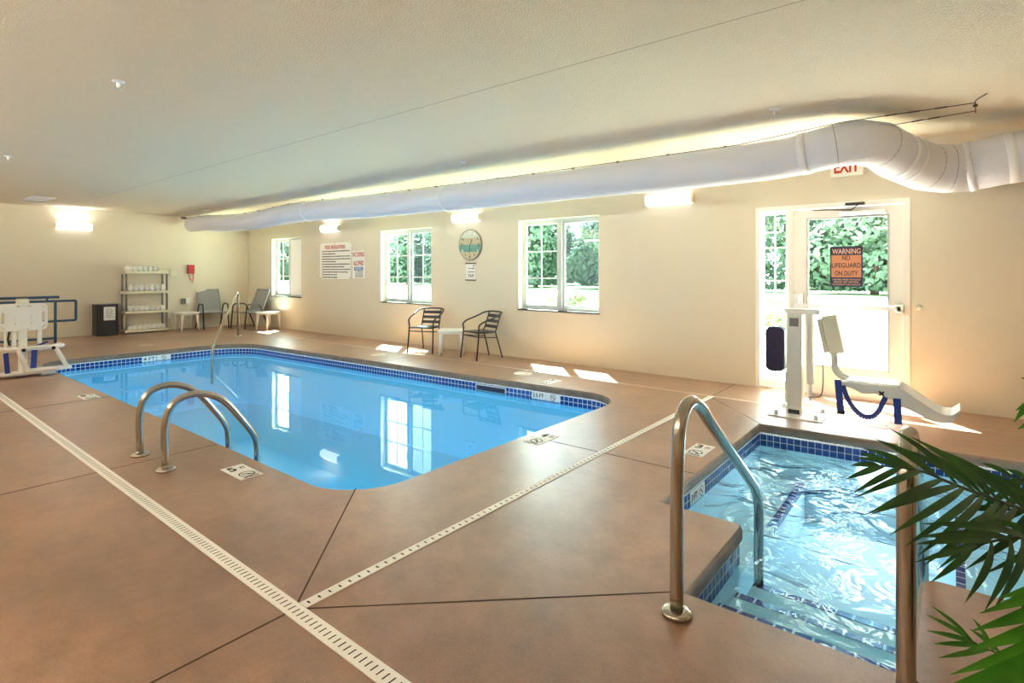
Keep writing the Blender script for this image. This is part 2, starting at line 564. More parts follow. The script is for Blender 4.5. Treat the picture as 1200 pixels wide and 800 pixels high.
def joint(name, pts, w, m, z=0.0012):
    b = bmesh.new()
    for a, c in zip(pts, pts[1:]):
        bar(b, (a[0], a[1], z - 0.002), (c[0], c[1], z - 0.002), w, 0.004)
    return struct(obj(name, b, m, floor))
for pts in ([(-4.6, YN), (-4.6, 1.94)], [(-2.1, YN), (-2.1, 1.15)], [(-2.97, 2.1), (-2.13, 1.22)], [(-2.07, 1.22), (-0.94, 2.28), (-0.9, 2.3)],
            [(-2.78, 3.69), (-1.375, 3.71)], [(-2.09, 6.1), (-1.375, 5.33)], [(-2.09, 6.16), (-2.09, 6.99)], [(-7.3, YN), (-7.3, 1.94)],
            [(-0.1, 2.3), (0.4, 1.7)], [(-6.9, 5.25), (-6.9, 6.99)], [(-10.9, 2.0), (-14.6, 2.0)]):
    joint('control_joint', pts, 0.008, 'joint')
joint('sealant_strip', [(-13.2, YN), (-13.2, 6.16), (0.1, 6.16)], 0.028, 'sealant')

# walls with openings
WT = 0.2
WINS = [(-5.5, -4.0), (-9.06, -7.55), (-13.44, -12.05)]
WZ = (0.775, 2.225)
DOOR = (-1.85, -0.34, 0.0, 2.155)
holes = [(a, b, *WZ) for a, b in WINS] + [DOOR]
xs = sorted({XL, XR, *[h[0] for h in holes], *[h[1] for h in holes]})
zs = sorted({0.0, H, *[h[2] for h in holes], *[h[3] for h in holes]})
bm = bmesh.new()
for xa, xb in zip(xs, xs[1:]):
    for za, zb in zip(zs, zs[1:]):
        cx, cz = (xa + xb) / 2, (za + zb) / 2
        if any(h[0] < cx < h[1] and h[2] < cz < h[3] for h in holes): continue
        boxm(bm, xa, xb, YB, YB + WT, za, zb)
bmesh.ops.remove_doubles(bm, verts=bm.verts[:], dist=1e-5)
struct(obj('wall_back', bm, 'wall'))
for nm, a in (('wall_left', (XL - WT, XL, YN - WT, YB + WT, 0, H)), ('wall_right', (XR, XR + WT, YN - WT, YB + WT, 0, H)),
              ('wall_front', (XL, XR, YN - WT, YN, 0, H))):
    bm = bmesh.new(); boxm(bm, *a); struct(obj(nm, bm, 'wall'))
bm = bmesh.new(); boxm(bm, XL - WT, XR + WT, YN - WT, YB + WT, H, H + 0.15)
ceiling = struct(obj('ceiling', bm, 'ceil'))
bm = bmesh.new(); bar(bm, (XL + 1.5, 3.07, H - 0.0005), (XR, 3.07, H - 0.0005), 0.005, 0.002)
struct(obj('ceiling_seam', bm, 'seamline', ceiling))

# ------------------------------------------------------------------ pool basins
def ring(bm, poly, z0, z1, out=0.0, mi=0, uv=True):
    """vertical band that follows a closed outline, seen from inside; UV = (metres along, z)"""
    lay = bm.loops.layers.uv.verify()
    n = len(poly); s = 0.0
    for i in range(n):
        a, c = Vector(poly[i]), Vector(poly[(i + 1) % n])
        l = (c - a).length
        vs = [bm.verts.new((p.x, p.y, z)) for p, z in ((a, z0), (c, z0), (c, z1), (a, z1))]
        f = bm.faces.new(list(reversed(vs))); f.material_index = mi
        uvs = {0: (s, z0 - z1), 1: (s + l, z0 - z1), 2: (s + l, 0), 3: (s, 0)}
        for lp in f.loops: lp[lay].uv = uvs[vs.index(lp.vert)]
        s += l

def inset(poly, d):
    n = len(poly); out = []
    for i in range(n):
        a, b, c = (Vector(poly[(i + k) % n]) for k in (-1, 0, 1))
        n1 = Vector((-(b - a).y, (b - a).x)).normalized(); n2 = Vector((-(c - b).y, (c - b).x)).normalized()
        q = n1 + n2
        q = q * (1.0 / max(0.3, 1 + n1.dot(n2)))
        out.append((b.x + q.x * d, b.y + q.y * d))
    return out

def coping(bm, poly):
    """rounded concrete lip: from the deck edge over and down, slightly undercut"""
    prof = [(0.0, 0.0), (0.012, -0.006), (0.016, -0.02), (0.016, -0.06), (0.010, -0.078), (-0.004, -0.082)]
    rings = [[bm.verts.new((p[0], p[1], z)) for p in inset(poly, d)] for d, z in prof]
    n = len(poly)
    for a, b in zip(rings, rings[1:]):
        for i in range(n):
            f = bm.faces.new((a[i], a[(i + 1) % n], b[(i + 1) % n], b[i])); f.smooth = True

def flat_poly(bm, poly, z):
    vs = [bm.verts.new((p[0], p[1], z)) for p in poly]
    es = [bm.edges.new((vs[i], vs[(i + 1) % len(vs)])) for i in range(len(vs))]
    r = bmesh.ops.triangle_fill(bm, use_beauty=True, use_dissolve=False, edges=es)
    for f in bm.faces:
        f.normal_update()
        if f.normal.z < -0.9: f.normal_flip()

def basin(root, poly, depth, tile, plaster, water, tile_h):
    z1 = -0.092
    b = bmesh.new(); coping(b, poly); obj('coping', b, 'coping', root)
    b = bmesh.new(); ring(b, inset(poly, 0.004), z1, -0.080); obj('grout_line', b, 'grout', root)
    b = bmesh.new(); ring(b, inset(poly, 0.002), z1 - tile_h, z1); obj('tile_band', b, tile, root)
    b = bmesh.new(); ring(b, poly, depth, z1 - tile_h)
    flat_poly(b, poly, depth); obj('basin', b, plaster, root)
    b = bmesh.new(); flat_poly(b, inset(poly, 0.0025), WATER); obj('water', b, water, root)

pool = thing('swimming_pool', 'large rounded swimming pool of still bright blue water', 'pool', (0, 0, 0))
basin(pool, POOL, -1.15, 'tile_pool', 'plaster_pool', 'water_pool', 0.11)
# skimmer mouths in the tile band of the window side
def far_y(x): return 5.10 + (x + 10.95) / (8.16) * 0.40
for x0, x1 in ((-4.95, -4.45),):
    b = bmesh.new()
    ang = math.atan2(0.40, 8.16); cx = (x0 + x1) / 2
    rot = Matrix.Rotation(ang, 4, 'Z')
    box(b, (cx, far_y(cx) - 0.004, -0.145), (x1 - x0, 0.012, 0.085), rot, 0)
    box(b, (cx, far_y(cx) - 0.009, -0.145), (x1 - x0 - 0.03, 0.008, 0.06), rot, 1)
    obj('skimmer_mouth', b, ['lift_grey', 'navy'], pool)

def water_fill_lamp(root, loc, rz, watts):  # lamp added below the surface to brighten the basin and water
    b = bmesh.new(); lathe(b, [(0, .02), (.09, .02), (.12, .012), (.125, 0)], loc, 24, 0, Matrix.Rotation(rz, 4, 'Z') @ Matrix.Rotation(R(-90), 4, 'X'))
    f = obj('added_underwater_fill', b, 'diffuser', root)
    ld = bpy.data.lights.new('lamp_light', 'AREA'); ld.shape = 'DISK'; ld.size = .2; ld.energy = watts; ld.color = (.92, .98, 1.0)
    lo = bpy.data.objects.new('lamp_light', ld); COL.objects.link(lo); lo.parent = root
    lo.location = Vector(loc) + Matrix.Rotation(rz, 3, 'Z') @ Vector((0, .03, 0)); lo.rotation_euler = (R(90), 0, rz)
for x in (-9.3, -6.2, -3.8): water_fill_lamp(pool, (x, 1.951, -.62), 0, POOL_FILL_W)

def circle_icon(bm, mx, r, mi=0):
    """no-diving symbol: ring, slash and small bent figure"""
    n = 28
    for k in range(n):
        a0, a1 = 2 * PI * k / n, 2 * PI * (k + 1) / n
        q = [bm.verts.new(mx @ Vector((rr * math.cos(a), rr * math.sin(a), 0.0012))) for rr, a in ((r, a0), (r, a1), (r * .84, a1), (r * .84, a0))]
        f = bm.faces.new(list(reversed(q))); f.material_index = mi
    def stroke(pts, w):
        for p, q in zip(pts, pts[1:]):
            d = Vector((q[0] - p[0], q[1] - p[1])).normalized(); nx, ny = -d.y * w / 2, d.x * w / 2
            vs = [bm.verts.new(mx @ Vector((x * r, y * r, 0.0012))) for x, y in
                  ((p[0] + nx, p[1] + ny), (p[0] - nx, p[1] - ny), (q[0] - nx, q[1] - ny), (q[0] + nx, q[1] + ny))]
            f = bm.faces.new(vs); f.material_index = mi
    stroke([(-.62, .62), (.62, -.62)], .14)
    stroke([(-.55, .05), (-.1, .25), (.25, -.1), (.5, -.45)], .16)
    stroke([(.25, -.1), (.05, -.4)], .12)

def tile_marker(parent, mx, text, w=0.15, h=0.11):
    """white depth tile and symbol tile side by side, set in the tile band"""
    b = bmesh.new()
    for dx in (-w * .52, w * .52): box(b, (0, 0, 0), (w, h, 0.006), None)if False else merge_box(b, mx, dx, w, h)
    t = obj('depth_tile', b, 'sticker', parent)
    lettering('lettering', text, 'blackprint', w * .8, h * .55, mx @ Matrix.Translation((-w * .52, 0, 0.004)), t, 0.01)
    b = bmesh.new(); circle_icon(b, mx @ Matrix.Translation((w * .52, 0, 0.004)), h * .42); obj('symbol', b, 'blackprint', t)

def merge_box(b, mx, dx, w, h):
    t = bmesh.new(); box(t, (dx, 0, 0), (w, h, 0.007)); merge(b, t, mx, 0)

ang = math.atan2(0.40, 8.16)
tile_marker(pool, Matrix.Translation((-3.85, far_y(-3.85) - 0.006, -0.13)) @ Matrix.Rotation(ang, 4, 'Z') @ Matrix.Rotation(R(90), 4, 'X'), '3.5 FT', 0.2, 0.09)
tile_marker(pool, on_left(-10.944, 3.6, -0.13), '4 FT', 0.22, 0.09)

spa = thing('hot_tub', 'small square whirlpool tub of rippling pale water with entry steps', 'hot tub', (0, 0, 0))
basin(spa, SPA, -0.78, 'tile_spa', 'plaster_spa', 'water_spa', 0.11)
def uvbox_trim(b, x0, x1, y0, y1, z0, z1):
    """thin slab whose UV runs along its long side"""
    lay = b.loops.layers.uv.verify()
    t0 = len(b.faces)
    boxm(b, x0, x1, y0, y1, z0, z1)
    b.faces.ensure_lookup_table()
    for f in b.faces[t0:]:
        for lp in f.loops:
            c = lp.vert.co
            lp[lay].uv = ((c.x, 0.2) if (x1 - x0) > (y1 - y0) else (c.y, 0.2))
for y0, y1, z in ((2.301, 2.74, -0.25), (2.74, 3.03, -0.33), (3.03, 3.36, -0.42)):
    b = bmesh.new(); boxm(b, -0.897, -0.103, y0, y1, -0.779, z)
    st = obj('step', b, 'plaster_spa', spa)
    b = bmesh.new(); uvbox_trim(b, -0.895, -0.105, y1 - 0.045, y1 + 0.003, z - 0.05, z + 0.003)
    obj('tile_trim', b, 'tile_trim', st)
for nm, a, tr in (('bench', (-1.372, -1.0, 3.36, 5.3, -0.779, -0.45), (-1.045, -0.997, 4.25, 5.28, -0.5, -0.447)),
                  ('bench', (0.02, 0.447, 3.36, 5.3, -0.779, -0.45), (0.017, 0.062, 3.6, 5.28, -0.5, -0.447))):
    b = bmesh.new(); boxm(b, *a); bn = obj(nm, b, 'plaster_spa', spa)
    b = bmesh.new(); uvbox_trim(b, *tr); obj('tile_trim', b, 'tile_trim', bn)
water_fill_lamp(spa, (-.5, 5.36, -.3), R(180), SPA_FILL_W)
tile_marker(spa, on_left(-1.372, 3.75, -0.145), '3 FT', 0.13, 0.09)

# ------------------------------------------------------------------ trench drains
def drain(name, label, a, c, w, step, slot):
    a, c = Vector((*a, 0)), Vector((*c, 0))
    L = (c - a).length; d = (c - a).normalized(); nrm = Vector((-d.y, d.x, 0))
    rot = Matrix((d, nrm, Vector((0, 0, 1)))).transposed().to_4x4()
    b = bmesh.new()
    box(b, (a + c) / 2 + Vector((0, 0, 0.0005)), (L, w, 0.007), rot, 0)
    for k in range(int(L / step)):
        p = a + d * (step * (k + .5))
        box(b, p + Vector((0, 0, 0.0033)), (slot[0], slot[1], 0.002), rot, 1)
    return tag(obj(name, b, ['grate', 'slot']), label, 'drain')
drain('trench_drain', 'long white slotted drain strip along the near deck', (-14.0, 1.185), (1.2, 1.185), 0.072, 0.032, (0.006, 0.034))
drain('trench_drain', 'narrow white drain strip between the big pool and the hot tub', (-2.095, 1.225), (-2.09, 6.14), 0.052, 0.05, (0.008, 0.02))

# ------------------------------------------------------------------ windows
def window(n, x0, x1, kind):
    root = thing('window_%d' % n, {1: 'far corner window with one sash whitened by a painted reflection', 2: 'middle window with grid bars in both sashes behind the black chairs',
                                  3: 'window nearest the glass door with grid bars only in its left sash'}[n], 'window', ((x0 + x1) / 2, YB, WZ[0]))
    struct(root)
    w, h = x1 - x0, WZ[1] - WZ[0]
    yf = 0.10            # frame plane behind the wall face
    b = bmesh.new(); fw = 0.05
    for a in ((-w/2, -w/2 + fw, 0, h), (w/2 - fw, w/2, 0, h), (-w/2 + fw, w/2 - fw, 0, fw), (-w/2 + fw, w/2 - fw, h - fw, h)):
        boxm(b, a[0], a[1], yf, yf + 0.08, a[2], a[3])
    boxm(b, -0.03, 0.03, yf - 0.01, yf + 0.07, fw, h - fw)
    fr = obj('window_frame', b, 'winframe', root)
    b = bmesh.new()
    for a in ((-w/2, -w/2 + .012, 0, h), (w/2 - .012, w/2, 0, h), (-w/2, w/2, h - .012, h)):
        boxm(b, a[0], a[1], 0.001, yf, a[2], a[3])
    obj('reveal', b, 'reveal', root)
    b = bmesh.new(); boxm(b, -w/2 - .005, w/2 + .005, -0.012, yf, -0.006, 0.012); obj('window_sill', b, 'sill', root)
    # sashes
    for side in (-1, 1):
        xa, xb = (-w/2 + fw, -0.03) if side < 0 else (0.03, w/2 - fw)
        yo = yf + (0.02 if side < 0 else 0.045)
        b = bmesh.new(); sw = 0.035
        for a in ((xa, xa + sw, fw, h - fw), (xb - sw, xb, fw, h - fw), (xa + sw, xb - sw, fw, fw + sw), (xa + sw, xb - sw, h - fw - sw, h - fw)):
            boxm(b, a[0], a[1], yo - 0.012, yo + 0.012, a[2], a[3])
        s = obj('sash', b, 'winframe', root)
        b = bmesh.new(); boxm(b, xa + sw, xb - sw, yo - .003, yo + .003, fw + sw, h - fw - sw); obj('pane', b, 'glass', s)
        if side < 0 or kind == 2:
            b = bmesh.new(); mx_ = (xa + xb) / 2; mw = 0.011
            boxm(b, mx_ - mw, mx_ + mw, yo - .009, yo - .0035, fw + sw, h - fw - sw)
            for k in (1, 2):
                zz = fw + sw + (h - 2 * fw - 2 * sw) * k / 3
                boxm(b, xa + sw, xb - sw, yo - .0095, yo - .004, zz - mw, zz + mw)
            obj('grid_bars', b, 'muntin', s)
        if side > 0:
            if kind == 1:
                b = bmesh.new(); boxm(b, xa + .005, xb - .005, yf - 0.005, yf + .02, fw, h - fw); obj('reflection_panel', b, 'reflection_panel', root)  # opaque white panel stands in for the reflection in this sash
            else:
                b = bmesh.new(); boxm(b, xa, xb, yf + 0.072, yf + .074, fw, h - fw); obj('insect_screen', b, 'screen', root)
window(3, -5.5, -4.0, 3); window(2, -9.06, -7.55, 2); window(1, -13.44, -12.05, 1)

# ------------------------------------------------------------------ glass door with sidelight
dr = thing('door_1', 'white framed glass exit door with a slim gridded sidelight', 'door', (-1.095, YB, 0)); struct(dr)
X0, X1, ZT = -1.85 + 1.095, -0.34 + 1.095, 2.155
b = bmesh.new()
yA, yB = -0.012, 0.13
boxm(b, X0, X0 + .05, yA, yB, 0, ZT); boxm(b, X1 - .055, X1, yA, yB, 0, ZT); boxm(b, X0 + .05, X1 - .055, yA, yB, ZT - .05, ZT)
boxm(b, -0.40, -0.345, yA, yB, 0.03, ZT - .05); boxm(b, X0 + .05, X1 - .055, 0.0, yB, 0.0, 0.03)
obj('door_frame', b, 'doorwhite', dr)
b = bmesh.new()      # sidelight
sx0, sx1 = X0 + .05, -0.40
for a in ((sx0, sx0 + .03, .03, ZT - .05), (sx1 - .03, sx1, .03, ZT - .05), (sx0 + .03, sx1 - .03, .03, .1), (sx0 + .03, sx1 - .03, ZT - .09, ZT - .05)):
    boxm(b, a[0], a[1], 0.03, 0.08, a[2], a[3])
sl = obj('sidelight', b, 'doorwhite', dr)
b = bmesh.new(); boxm(b, sx0 + .03, sx1 - .03, .052, .058, .1, ZT - .09); obj('pane', b, 'glass', sl)
b = bmesh.new(); xm = (sx0 + sx1) / 2; boxm(b, xm - .009, xm + .009, .044, .051, .1, ZT - .09)
for k in range(1, 5):
    zz = .1 + (ZT - .19) * k / 5; boxm(b, sx0 + .03, sx1 - .03, .0435, .0505, zz - .009, zz + .009)
obj('grid_bars', b, 'muntin', sl)
b = bmesh.new()      # leaf
lx0, lx1 = -0.345, X1 - .058
gx0, gx1, gz0, gz1 = -1.29 + 1.095, -0.53 + 1.095, 0.33, 1.985
for a in ((lx0, gx0, .03, ZT - .055), (gx1, lx1, .03, ZT - .055), (gx0, gx1, .03, gz0), (gx0, gx1, gz1, ZT - .055)):
    boxm(b, a[0], a[1], 0.02, 0.065, a[2], a[3])
leaf = obj('door_leaf', b, 'doorwhite', dr)
b = bmesh.new()
for a in ((gx0 - .012, gx0 + .006, gz0 - .012, gz1 + .012), (gx1 - .006, gx1 + .012, gz0 - .012, gz1 + .012), (gx0, gx1, gz0 - .012, gz0 + .004), (gx0, gx1, gz1 - .006, gz1 + .012)):
    boxm(b, a[0], a[1], 0.012, 0.022, a[2], a[3])
obj('glazing_bead', b, 'winframe', leaf)
b = bmesh.new(); boxm(b, gx0, gx1, .04, .046, gz0, gz1); obj('pane', b, 'glass_clear', leaf)
b = bmesh.new(); bar(b, (lx0 + .03, -.045, 1.0), (lx1 - .02, -.045, 1.0), .05, .045)
boxm(b, lx0 + .005, lx0 + .10, -.04, .02, .94, 1.14, 0, .008); boxm(b, lx1 - .06, lx1 + .01, -.07, .02, .955, 1.045, 0, .012)
boxm(b, lx0 + .03, lx0 + .075, -.062, -.03, 1.0, 1.10, 0, .006)
obj('panic_bar', b, 'chrome', leaf)
b = bmesh.new(); boxm(b, 0.12, 0.55, -.04, .018, 2.005, 2.05, 0, .005)
bar(b, (-0.14, -.02, 2.085), (0.24, -.05, 2.06), .02, .012, 1); bar(b, (0.24, -.05, 2.06), (0.30, -.03, 2.115), .03, .012, 1)
boxm(b, 0.18, 0.36, -.05, -.013, 2.115, 2.14, 1, .004)
obj('door_closer', b, ['chrome', 'darkmetal'], leaf)
b = bmesh.new(); lathe(b, [(0, 0), (.032, 0), (.032, .002), (0, .002)], (gx0 + .09, .0388, 1.585), 24, 0, Matrix.Rotation(R(90), 4, 'X'))
obj('round_sticker', b, 'sticker', leaf)
# warning sign on the glass
ws = thing('warning_sign', 'faded orange and black no lifeguard warning sign stuck on the door glass', 'sign', (-0.915, YB + .038, 1.445))
b = bmesh.new(); prism(b, rrect(.31, .445, .02), .003, on_back(0, 0, 0)); obj('backing', b, 'navyprint', ws)
b = bmesh.new(); boxm(b, -.142, .142, -.0042, -.0028, -.12, .125); obj('orange_panel', b, 'signorange', ws)
for t, z, w, h, m in (('WARNING', .168, .27, .058, 'signtext'), ('NO', .095, .075, .052, 'blackprint'), ('LIFEGUARD', .012, .275, .052, 'blackprint'),
                      ('ON DUTY', -.075, .22, .052, 'blackprint'), ('CHILDREN UNDER THE AGE OF', -.145, .27, .018, 'signtext'), ('SHOULD NOT USE POOL', -.172, .24, .018, 'signtext'),
                      ('WITHOUT AN ADULT', -.2, .27, .018, 'signtext')):
    lettering('lettering', t, m, w, h, on_back(0, z, -.0042), ws, .012)

# ------------------------------------------------------------------ wall lamps
def sconce(label, mx_loc, rz, watts=SCONCE_W):
    r = thing('wall_lamp', label, 'wall lamp', mx_loc, rz, 'white wall lamps')
    # local: wall behind at +y, lamp sticks out to -y
    prof = [(0.0, -.075), (-.04, -.075), (-.09, -.045), (-.105, 0.02), (-.085, .07), (0.0, .075)]
    b = bmesh.new()
    t = bmesh.new()
    W = .30
    A = [t.verts.new((-W, y, z)) for y, z in prof]; B = [t.verts.new((W, y, z)) for y, z in prof]
    for i in range(len(prof) - 1):
        f = t.faces.new((A[i], A[i + 1], B[i + 1], B[i])); f.smooth = False
    t.faces.new(A); t.faces.new(list(reversed(B)))
    t.faces.new((A[0], B[0], B[-1], A[-1]))
    bmesh.ops.recalc_face_normals(t, faces=t.faces[:])
    merge(b, t, Matrix.Translation((0, -.012, 0)), 0)
    obj('diffuser', b, 'diffuser', r)
    b = bmesh.new(); boxm(b, -.325, .325, -.012, 0, -.07, .07)
    for s in (-1, 1): boxm(b, s * .302, s * .325, -.085, -.012, -.06, .06, 0, .006)
    obj('backplate', b, 'cream', r)
    ld = bpy.data.lights.new('lamp_light', 'AREA')
    ld.shape = 'RECTANGLE'; ld.size = .56; ld.size_y = .07; ld.energy = watts; ld.color = WARM
    lo = bpy.data.objects.new('lamp_light', ld); COL.objects.link(lo); lo.parent = r
    lo.location = (0, -.07, .095); lo.rotation_euler = (R(-145), 0, 0)
    return r
sconce('wall lamp above the pool regulations board', (-10.78, YB, 2.35), 0)
sconce('wall lamp above the round clock', (-6.62, YB, 2.33), 0)
sconce('wall lamp between the window and the glass door', (-2.93, YB, 2.345), 0)
sconce('wall lamp on the left wall above the trash bin', (XL, 3.26, 2.36), R(90))
for x, w in ((-12.2, 'first'), (-9.4, 'second'), (-6.6, 'third'), (-3.8, 'fourth'), (-1.0, 'fifth')):  # unseen fill lamps added behind the camera to brighten the room
    sconce('%s added fill lamp from the left on the unseen near wall facing the windows' % w, (x, YN, 2.35), R(180), FILL_LAMP_W)

# ------------------------------------------------------------------ fabric air duct
dz = [(-14.40, 2.535), (-13.6, 2.53), (-12.6, 2.47), (-11.4, 2.44), (-10.2, 2.49), (-9.2, 2.50), (-8.0, 2.465), (-6.5, 2.44), (-5.0, 2.425), (-3.5, 2.42), (-2.2, 2.42), (-1.35, 2.425), (-1.05, 2.445)]
duct = thing('air_duct', 'long white fabric air duct hanging below the ceiling', 'air duct', (0, 0, 0))
rt = .18
path = spline([(x, 5.5, z) for x, z in dz], 5)
rad = [rt + .004 * math.sin(p.x * 2.3) for p in path]
b = bmesh.new()
tube(b, [Vector((-14.44, 5.5, 2.535)), Vector((-14.43, 5.5, 2.535)), Vector((-14.42, 5.5, 2.535))] + path, [.08, .14, .165] + rad, 28)
obj('straight_run', b, 'duct', duct)
# gored elbows: short straight gores like the stitched fabric ones
el = [Vector(p) for p in ((-1.05, 5.5, 2.445), (-.80, 5.5, 2.485), (-.64, 5.56, 2.505), (-.50, 5.74, 2.49), (-.40, 5.96, 2.43), (-.31, 6.16, 2.395), (-.20, 6.36, 2.355), (-.04, 6.47, 2.335), (.12, 6.5, 2.34))]
er = [.181, .186, .192, .198, .204, .21, .216, .22, .22]
b = bmesh.new(); tube(b, el, er, 28); obj('offset_bend', b, 'duct', duct)
b = bmesh.new(); tube(b, [(.12, 6.5, 2.34), (.34, 6.5, 2.375), (.6, 6.5, 2.405), (1.2, 6.5, 2.43), (XR - .002, 6.5, 2.43)], .22, 28); obj('outlet_run', b, 'duct', duct)
def band(p, d, r, w, m, nm):
    b = bmesh.new(); d = Vector(d).normalized(); p = Vector(p)
    tube(b, [p - d * w / 2, p + d * w / 2], r, 28); obj(nm, b, m, duct)
band((-1.04, 5.5, 2.447), (1, 0, .1), .187, .07, 'ductband', 'joint_tape')
band((.13, 6.5, 2.342), (1, -.1, .12), .228, .05, 'ductband', 'joint_tape')
band((.40, 6.5, 2.383), (1, 0, .13), .2245, .07, 'ductband', 'joint_tape'); band((.54, 6.5, 2.40), (1, 0, .12), .2235, .012, 'seam', 'stitched_seam')
dm = el[5] - el[4]
band(el[4].lerp(el[5], .0), dm, .2085, .05, 'ductband', 'joint_tape'); band(el[4].lerp(el[5], .62), dm, .2115, .05, 'ductband', 'joint_tape')
for i in (1, 3, 6, 7):
    band(el[i], (el[i + 1] - el[i]).normalized() + (el[i] - el[i - 1]).normalized(), er[i] + .0015, .005, 'seam', 'stitched_seam')
for x in (-9.2, -5.6):
    band((x, 5.5, 2.5 if x < -8 else 2.43), (1, 0, .0), .187, .02, 'ductband', 'stitched_seam')

# suspension cables
def top_of(x):
    z = [q for q in path if abs(q.x - x) < .3]
    return (min(path, key=lambda q: abs(q.x - x)).z) + rt + .004
cb = thing('duct_cable', 'thin front suspension cable running along the top of the air duct', 'cable', (0, 0, 0))
b = bmesh.new()
tube(b, [(XL + .001, 5.42, 2.70), (-14.3, 5.45, 2.71)] + [(x, 5.45, min(2.72, top_of(x) - .004)) for x in [-13.6 + .6 * k for k in range(21)]] + [(-.75, 5.45, 2.672), (.14, 5.585, 2.70)], .0035, 6)
obj('wire', b, 'wire', cb)
b = bmesh.new(); boxm(b, XL + .001, XL + .05, 5.36, 5.46, 2.69, 2.735); obj('wall_bracket', b, 'darkmetal', cb)
for k in range(22):
    x = -13.9 + .58 * k
    b = bmesh.new(); boxm(b, x - .012, x + .012, 5.435, 5.465, min(2.72, top_of(x)) - .03, min(2.72, top_of(x)) + .004); obj('clip', b, 'greypost', cb)
for t in (.35, .52, .72):
    a = Vector((-.75, 5.45, 2.672)).lerp(Vector((.14, 5.585, 2.70)), t); c = Vector((-.75, 5.45, 2.672)).lerp(Vector((.14, 5.585, 2.70)), t + .09)
    b = bmesh.new(); tube(b, [a, c], .006, 8); obj('turnbuckle', b, 'darkmetal', cb)
c2 = thing('duct_cable', 'thin rear suspension cable hooked lower on the ceiling hook beside the duct bend', 'cable', (0, 0, 0))
b = bmesh.new(); tube(b, [(-1.1, 5.64, 2.60), (-.6, 5.68, 2.63), (.145, 5.6, 2.64)], .003, 6); obj('wire', b, 'wire', c2)
for t in (.45, .6):
    a = Vector((-.6, 5.68, 2.63)).lerp(Vector((.145, 5.6, 2.64)), t); c = Vector((-.6, 5.68, 2.63)).lerp(Vector((.145, 5.6, 2.64)), t + .1)
    b = bmesh.new(); tube(b, [a, c], .0055, 8); obj('turnbuckle', b, 'darkmetal', c2)
b = bmesh.new(); tube(b, spline([(.21, 5.55, H), (.15, 5.59, 2.725), (.14, 5.595, 2.70), (.142, 5.598, 2.62)], 4), .004, 6)
lathe(b, [(.012, -.01), (.018, 0), (.012, .01)], (.14, 5.59, 2.68), 10, 0)
tag(obj('ceiling_hook', b, 'darkmetal'), 'dark metal hook in the ceiling holding the duct cables', 'hook')

# ------------------------------------------------------------------ ceiling fittings
vt = thing('ceiling_vent', 'white square air vent in the ceiling near the left wall', 'vent', (-13.2, 2.42, H))
b = bmesh.new(); boxm(b, -.36, .36, -.17, .17, -.012, -.0005); obj('frame', b, 'vent', vt)
b = bmesh.new()
for k in range(8): boxm(b, -.32, .32, -.145 + k * .037, -.12 + k * .037, -.020, -.010)
obj('louvre', b, 'vent', vt)
b = bmesh.new(); boxm(b, -.41, -.36, -.17, .17, -.03, -.0005); obj('side_flange', b, 'winframe', vt)
def sprinkler(loc, label):
    r = thing('sprinkler_head', label, 'sprinkler', loc)
    b = bmesh.new(); lathe(b, [(0, 0), (.04, 0), (.038, -.008), (.012, -.012)], (0, 0, 0), 20); obj('escutcheon', b, 'vent', r)
    b = bmesh.new(); lathe(b, [(.011, -.01), (.011, -.035), (.006, -.04), (.006, -.055), (.024, -.058), (.024, -.061), (0, -.061)], (0, 0, 0), 14); obj('nozzle', b, 'chrome', r)
sprinkler((-4.66, 1.29, H), 'small sprinkler head in the middle of the bare ceiling')
sprinkler((-8.68, 1.31, H), 'small sprinkler head at the far left of the ceiling')
sprinkler((-4.74, 4.93, H), 'small sprinkler head above the long straight part of the duct')
sprinkler((-1.16, 4.95, H), 'small sprinkler head in front of the duct bend')
sm = thing('smoke_detector', 'round white smoke detector on the ceiling by the duct end', 'smoke detector', (-12.74, 5.14, H))
b = bmesh.new(); lathe(b, [(0, 0), (.07, 0), (.07, -.02), (.055, -.038), (0, -.04)], (0, 0, 0), 24); obj('housing', b, 'cream', sm)
b = bmesh.new(); lathe(b, [(0, -.04), (.018, -.04), (.014, -.047), (0, -.048)], (0, 0, 0), 16); obj('sensor_cap', b, 'vent', sm)

# ------------------------------------------------------------------ signs, clock and small things on the walls
def text_rows(bm, mx, w, rows, h, rnd):
    """rows of tiny unreadable print as word-length strokes"""
    for y, frac in rows:
        x = -w / 2
        while x < -w / 2 + w * frac:
            l = rnd.uniform(.02, .055)
            t = bmesh.new(); box(t, (x + l / 2, y, .0005), (l, h * rnd.uniform(.75, 1), .001)); merge(bm, t, mx, 0)
            x += l + .014
rnd = random.Random(3)
sg = thing('regulations_sign', 'large white pool regulations board with a red heading', 'sign', (-10.655, YB, 1.635))
b = bmesh.new(); prism(b, rrect(1.19, .80, .02), .006, on_back(0, 0, -.001)); obj('board', b, 'signwhite', sg)
lettering('heading', 'POOL REGULATIONS', 'redprint', .76, .085, on_back(0, .305, -.0075), sg, .03)
b = bmesh.new()
text_rows(b, on_back(0.02, 0, -.0072), 1.04, [(.215 - .058 * k, f) for k, f in enumerate((1, .48, 1, 1, .5, 1, .78, 1, .95, .55, .55))], .026, rnd)
obj('small_print', b, 'blackprint', sg)
for x in (-.57, 0, .57):
    for z in (-.38, .38):
        b = bmesh.new(); lathe(b, [(0, 0), (.01, 0), (.01, .004), (0, .005)], (x, -.007, z), 10, 0, Matrix.Rotation(R(90), 4, 'X')); obj('screw', b, 'darkmetal', sg)
sg = thing('no_diving_sign', 'smaller sign with red no diving allowed letters right of the board', 'sign', (-9.79, YB, 1.545))
b = bmesh.new(); prism(b, rrect(.44, .59, .015), .005, on_back(0, 0, -.001)); obj('board', b, 'signwhite', sg)
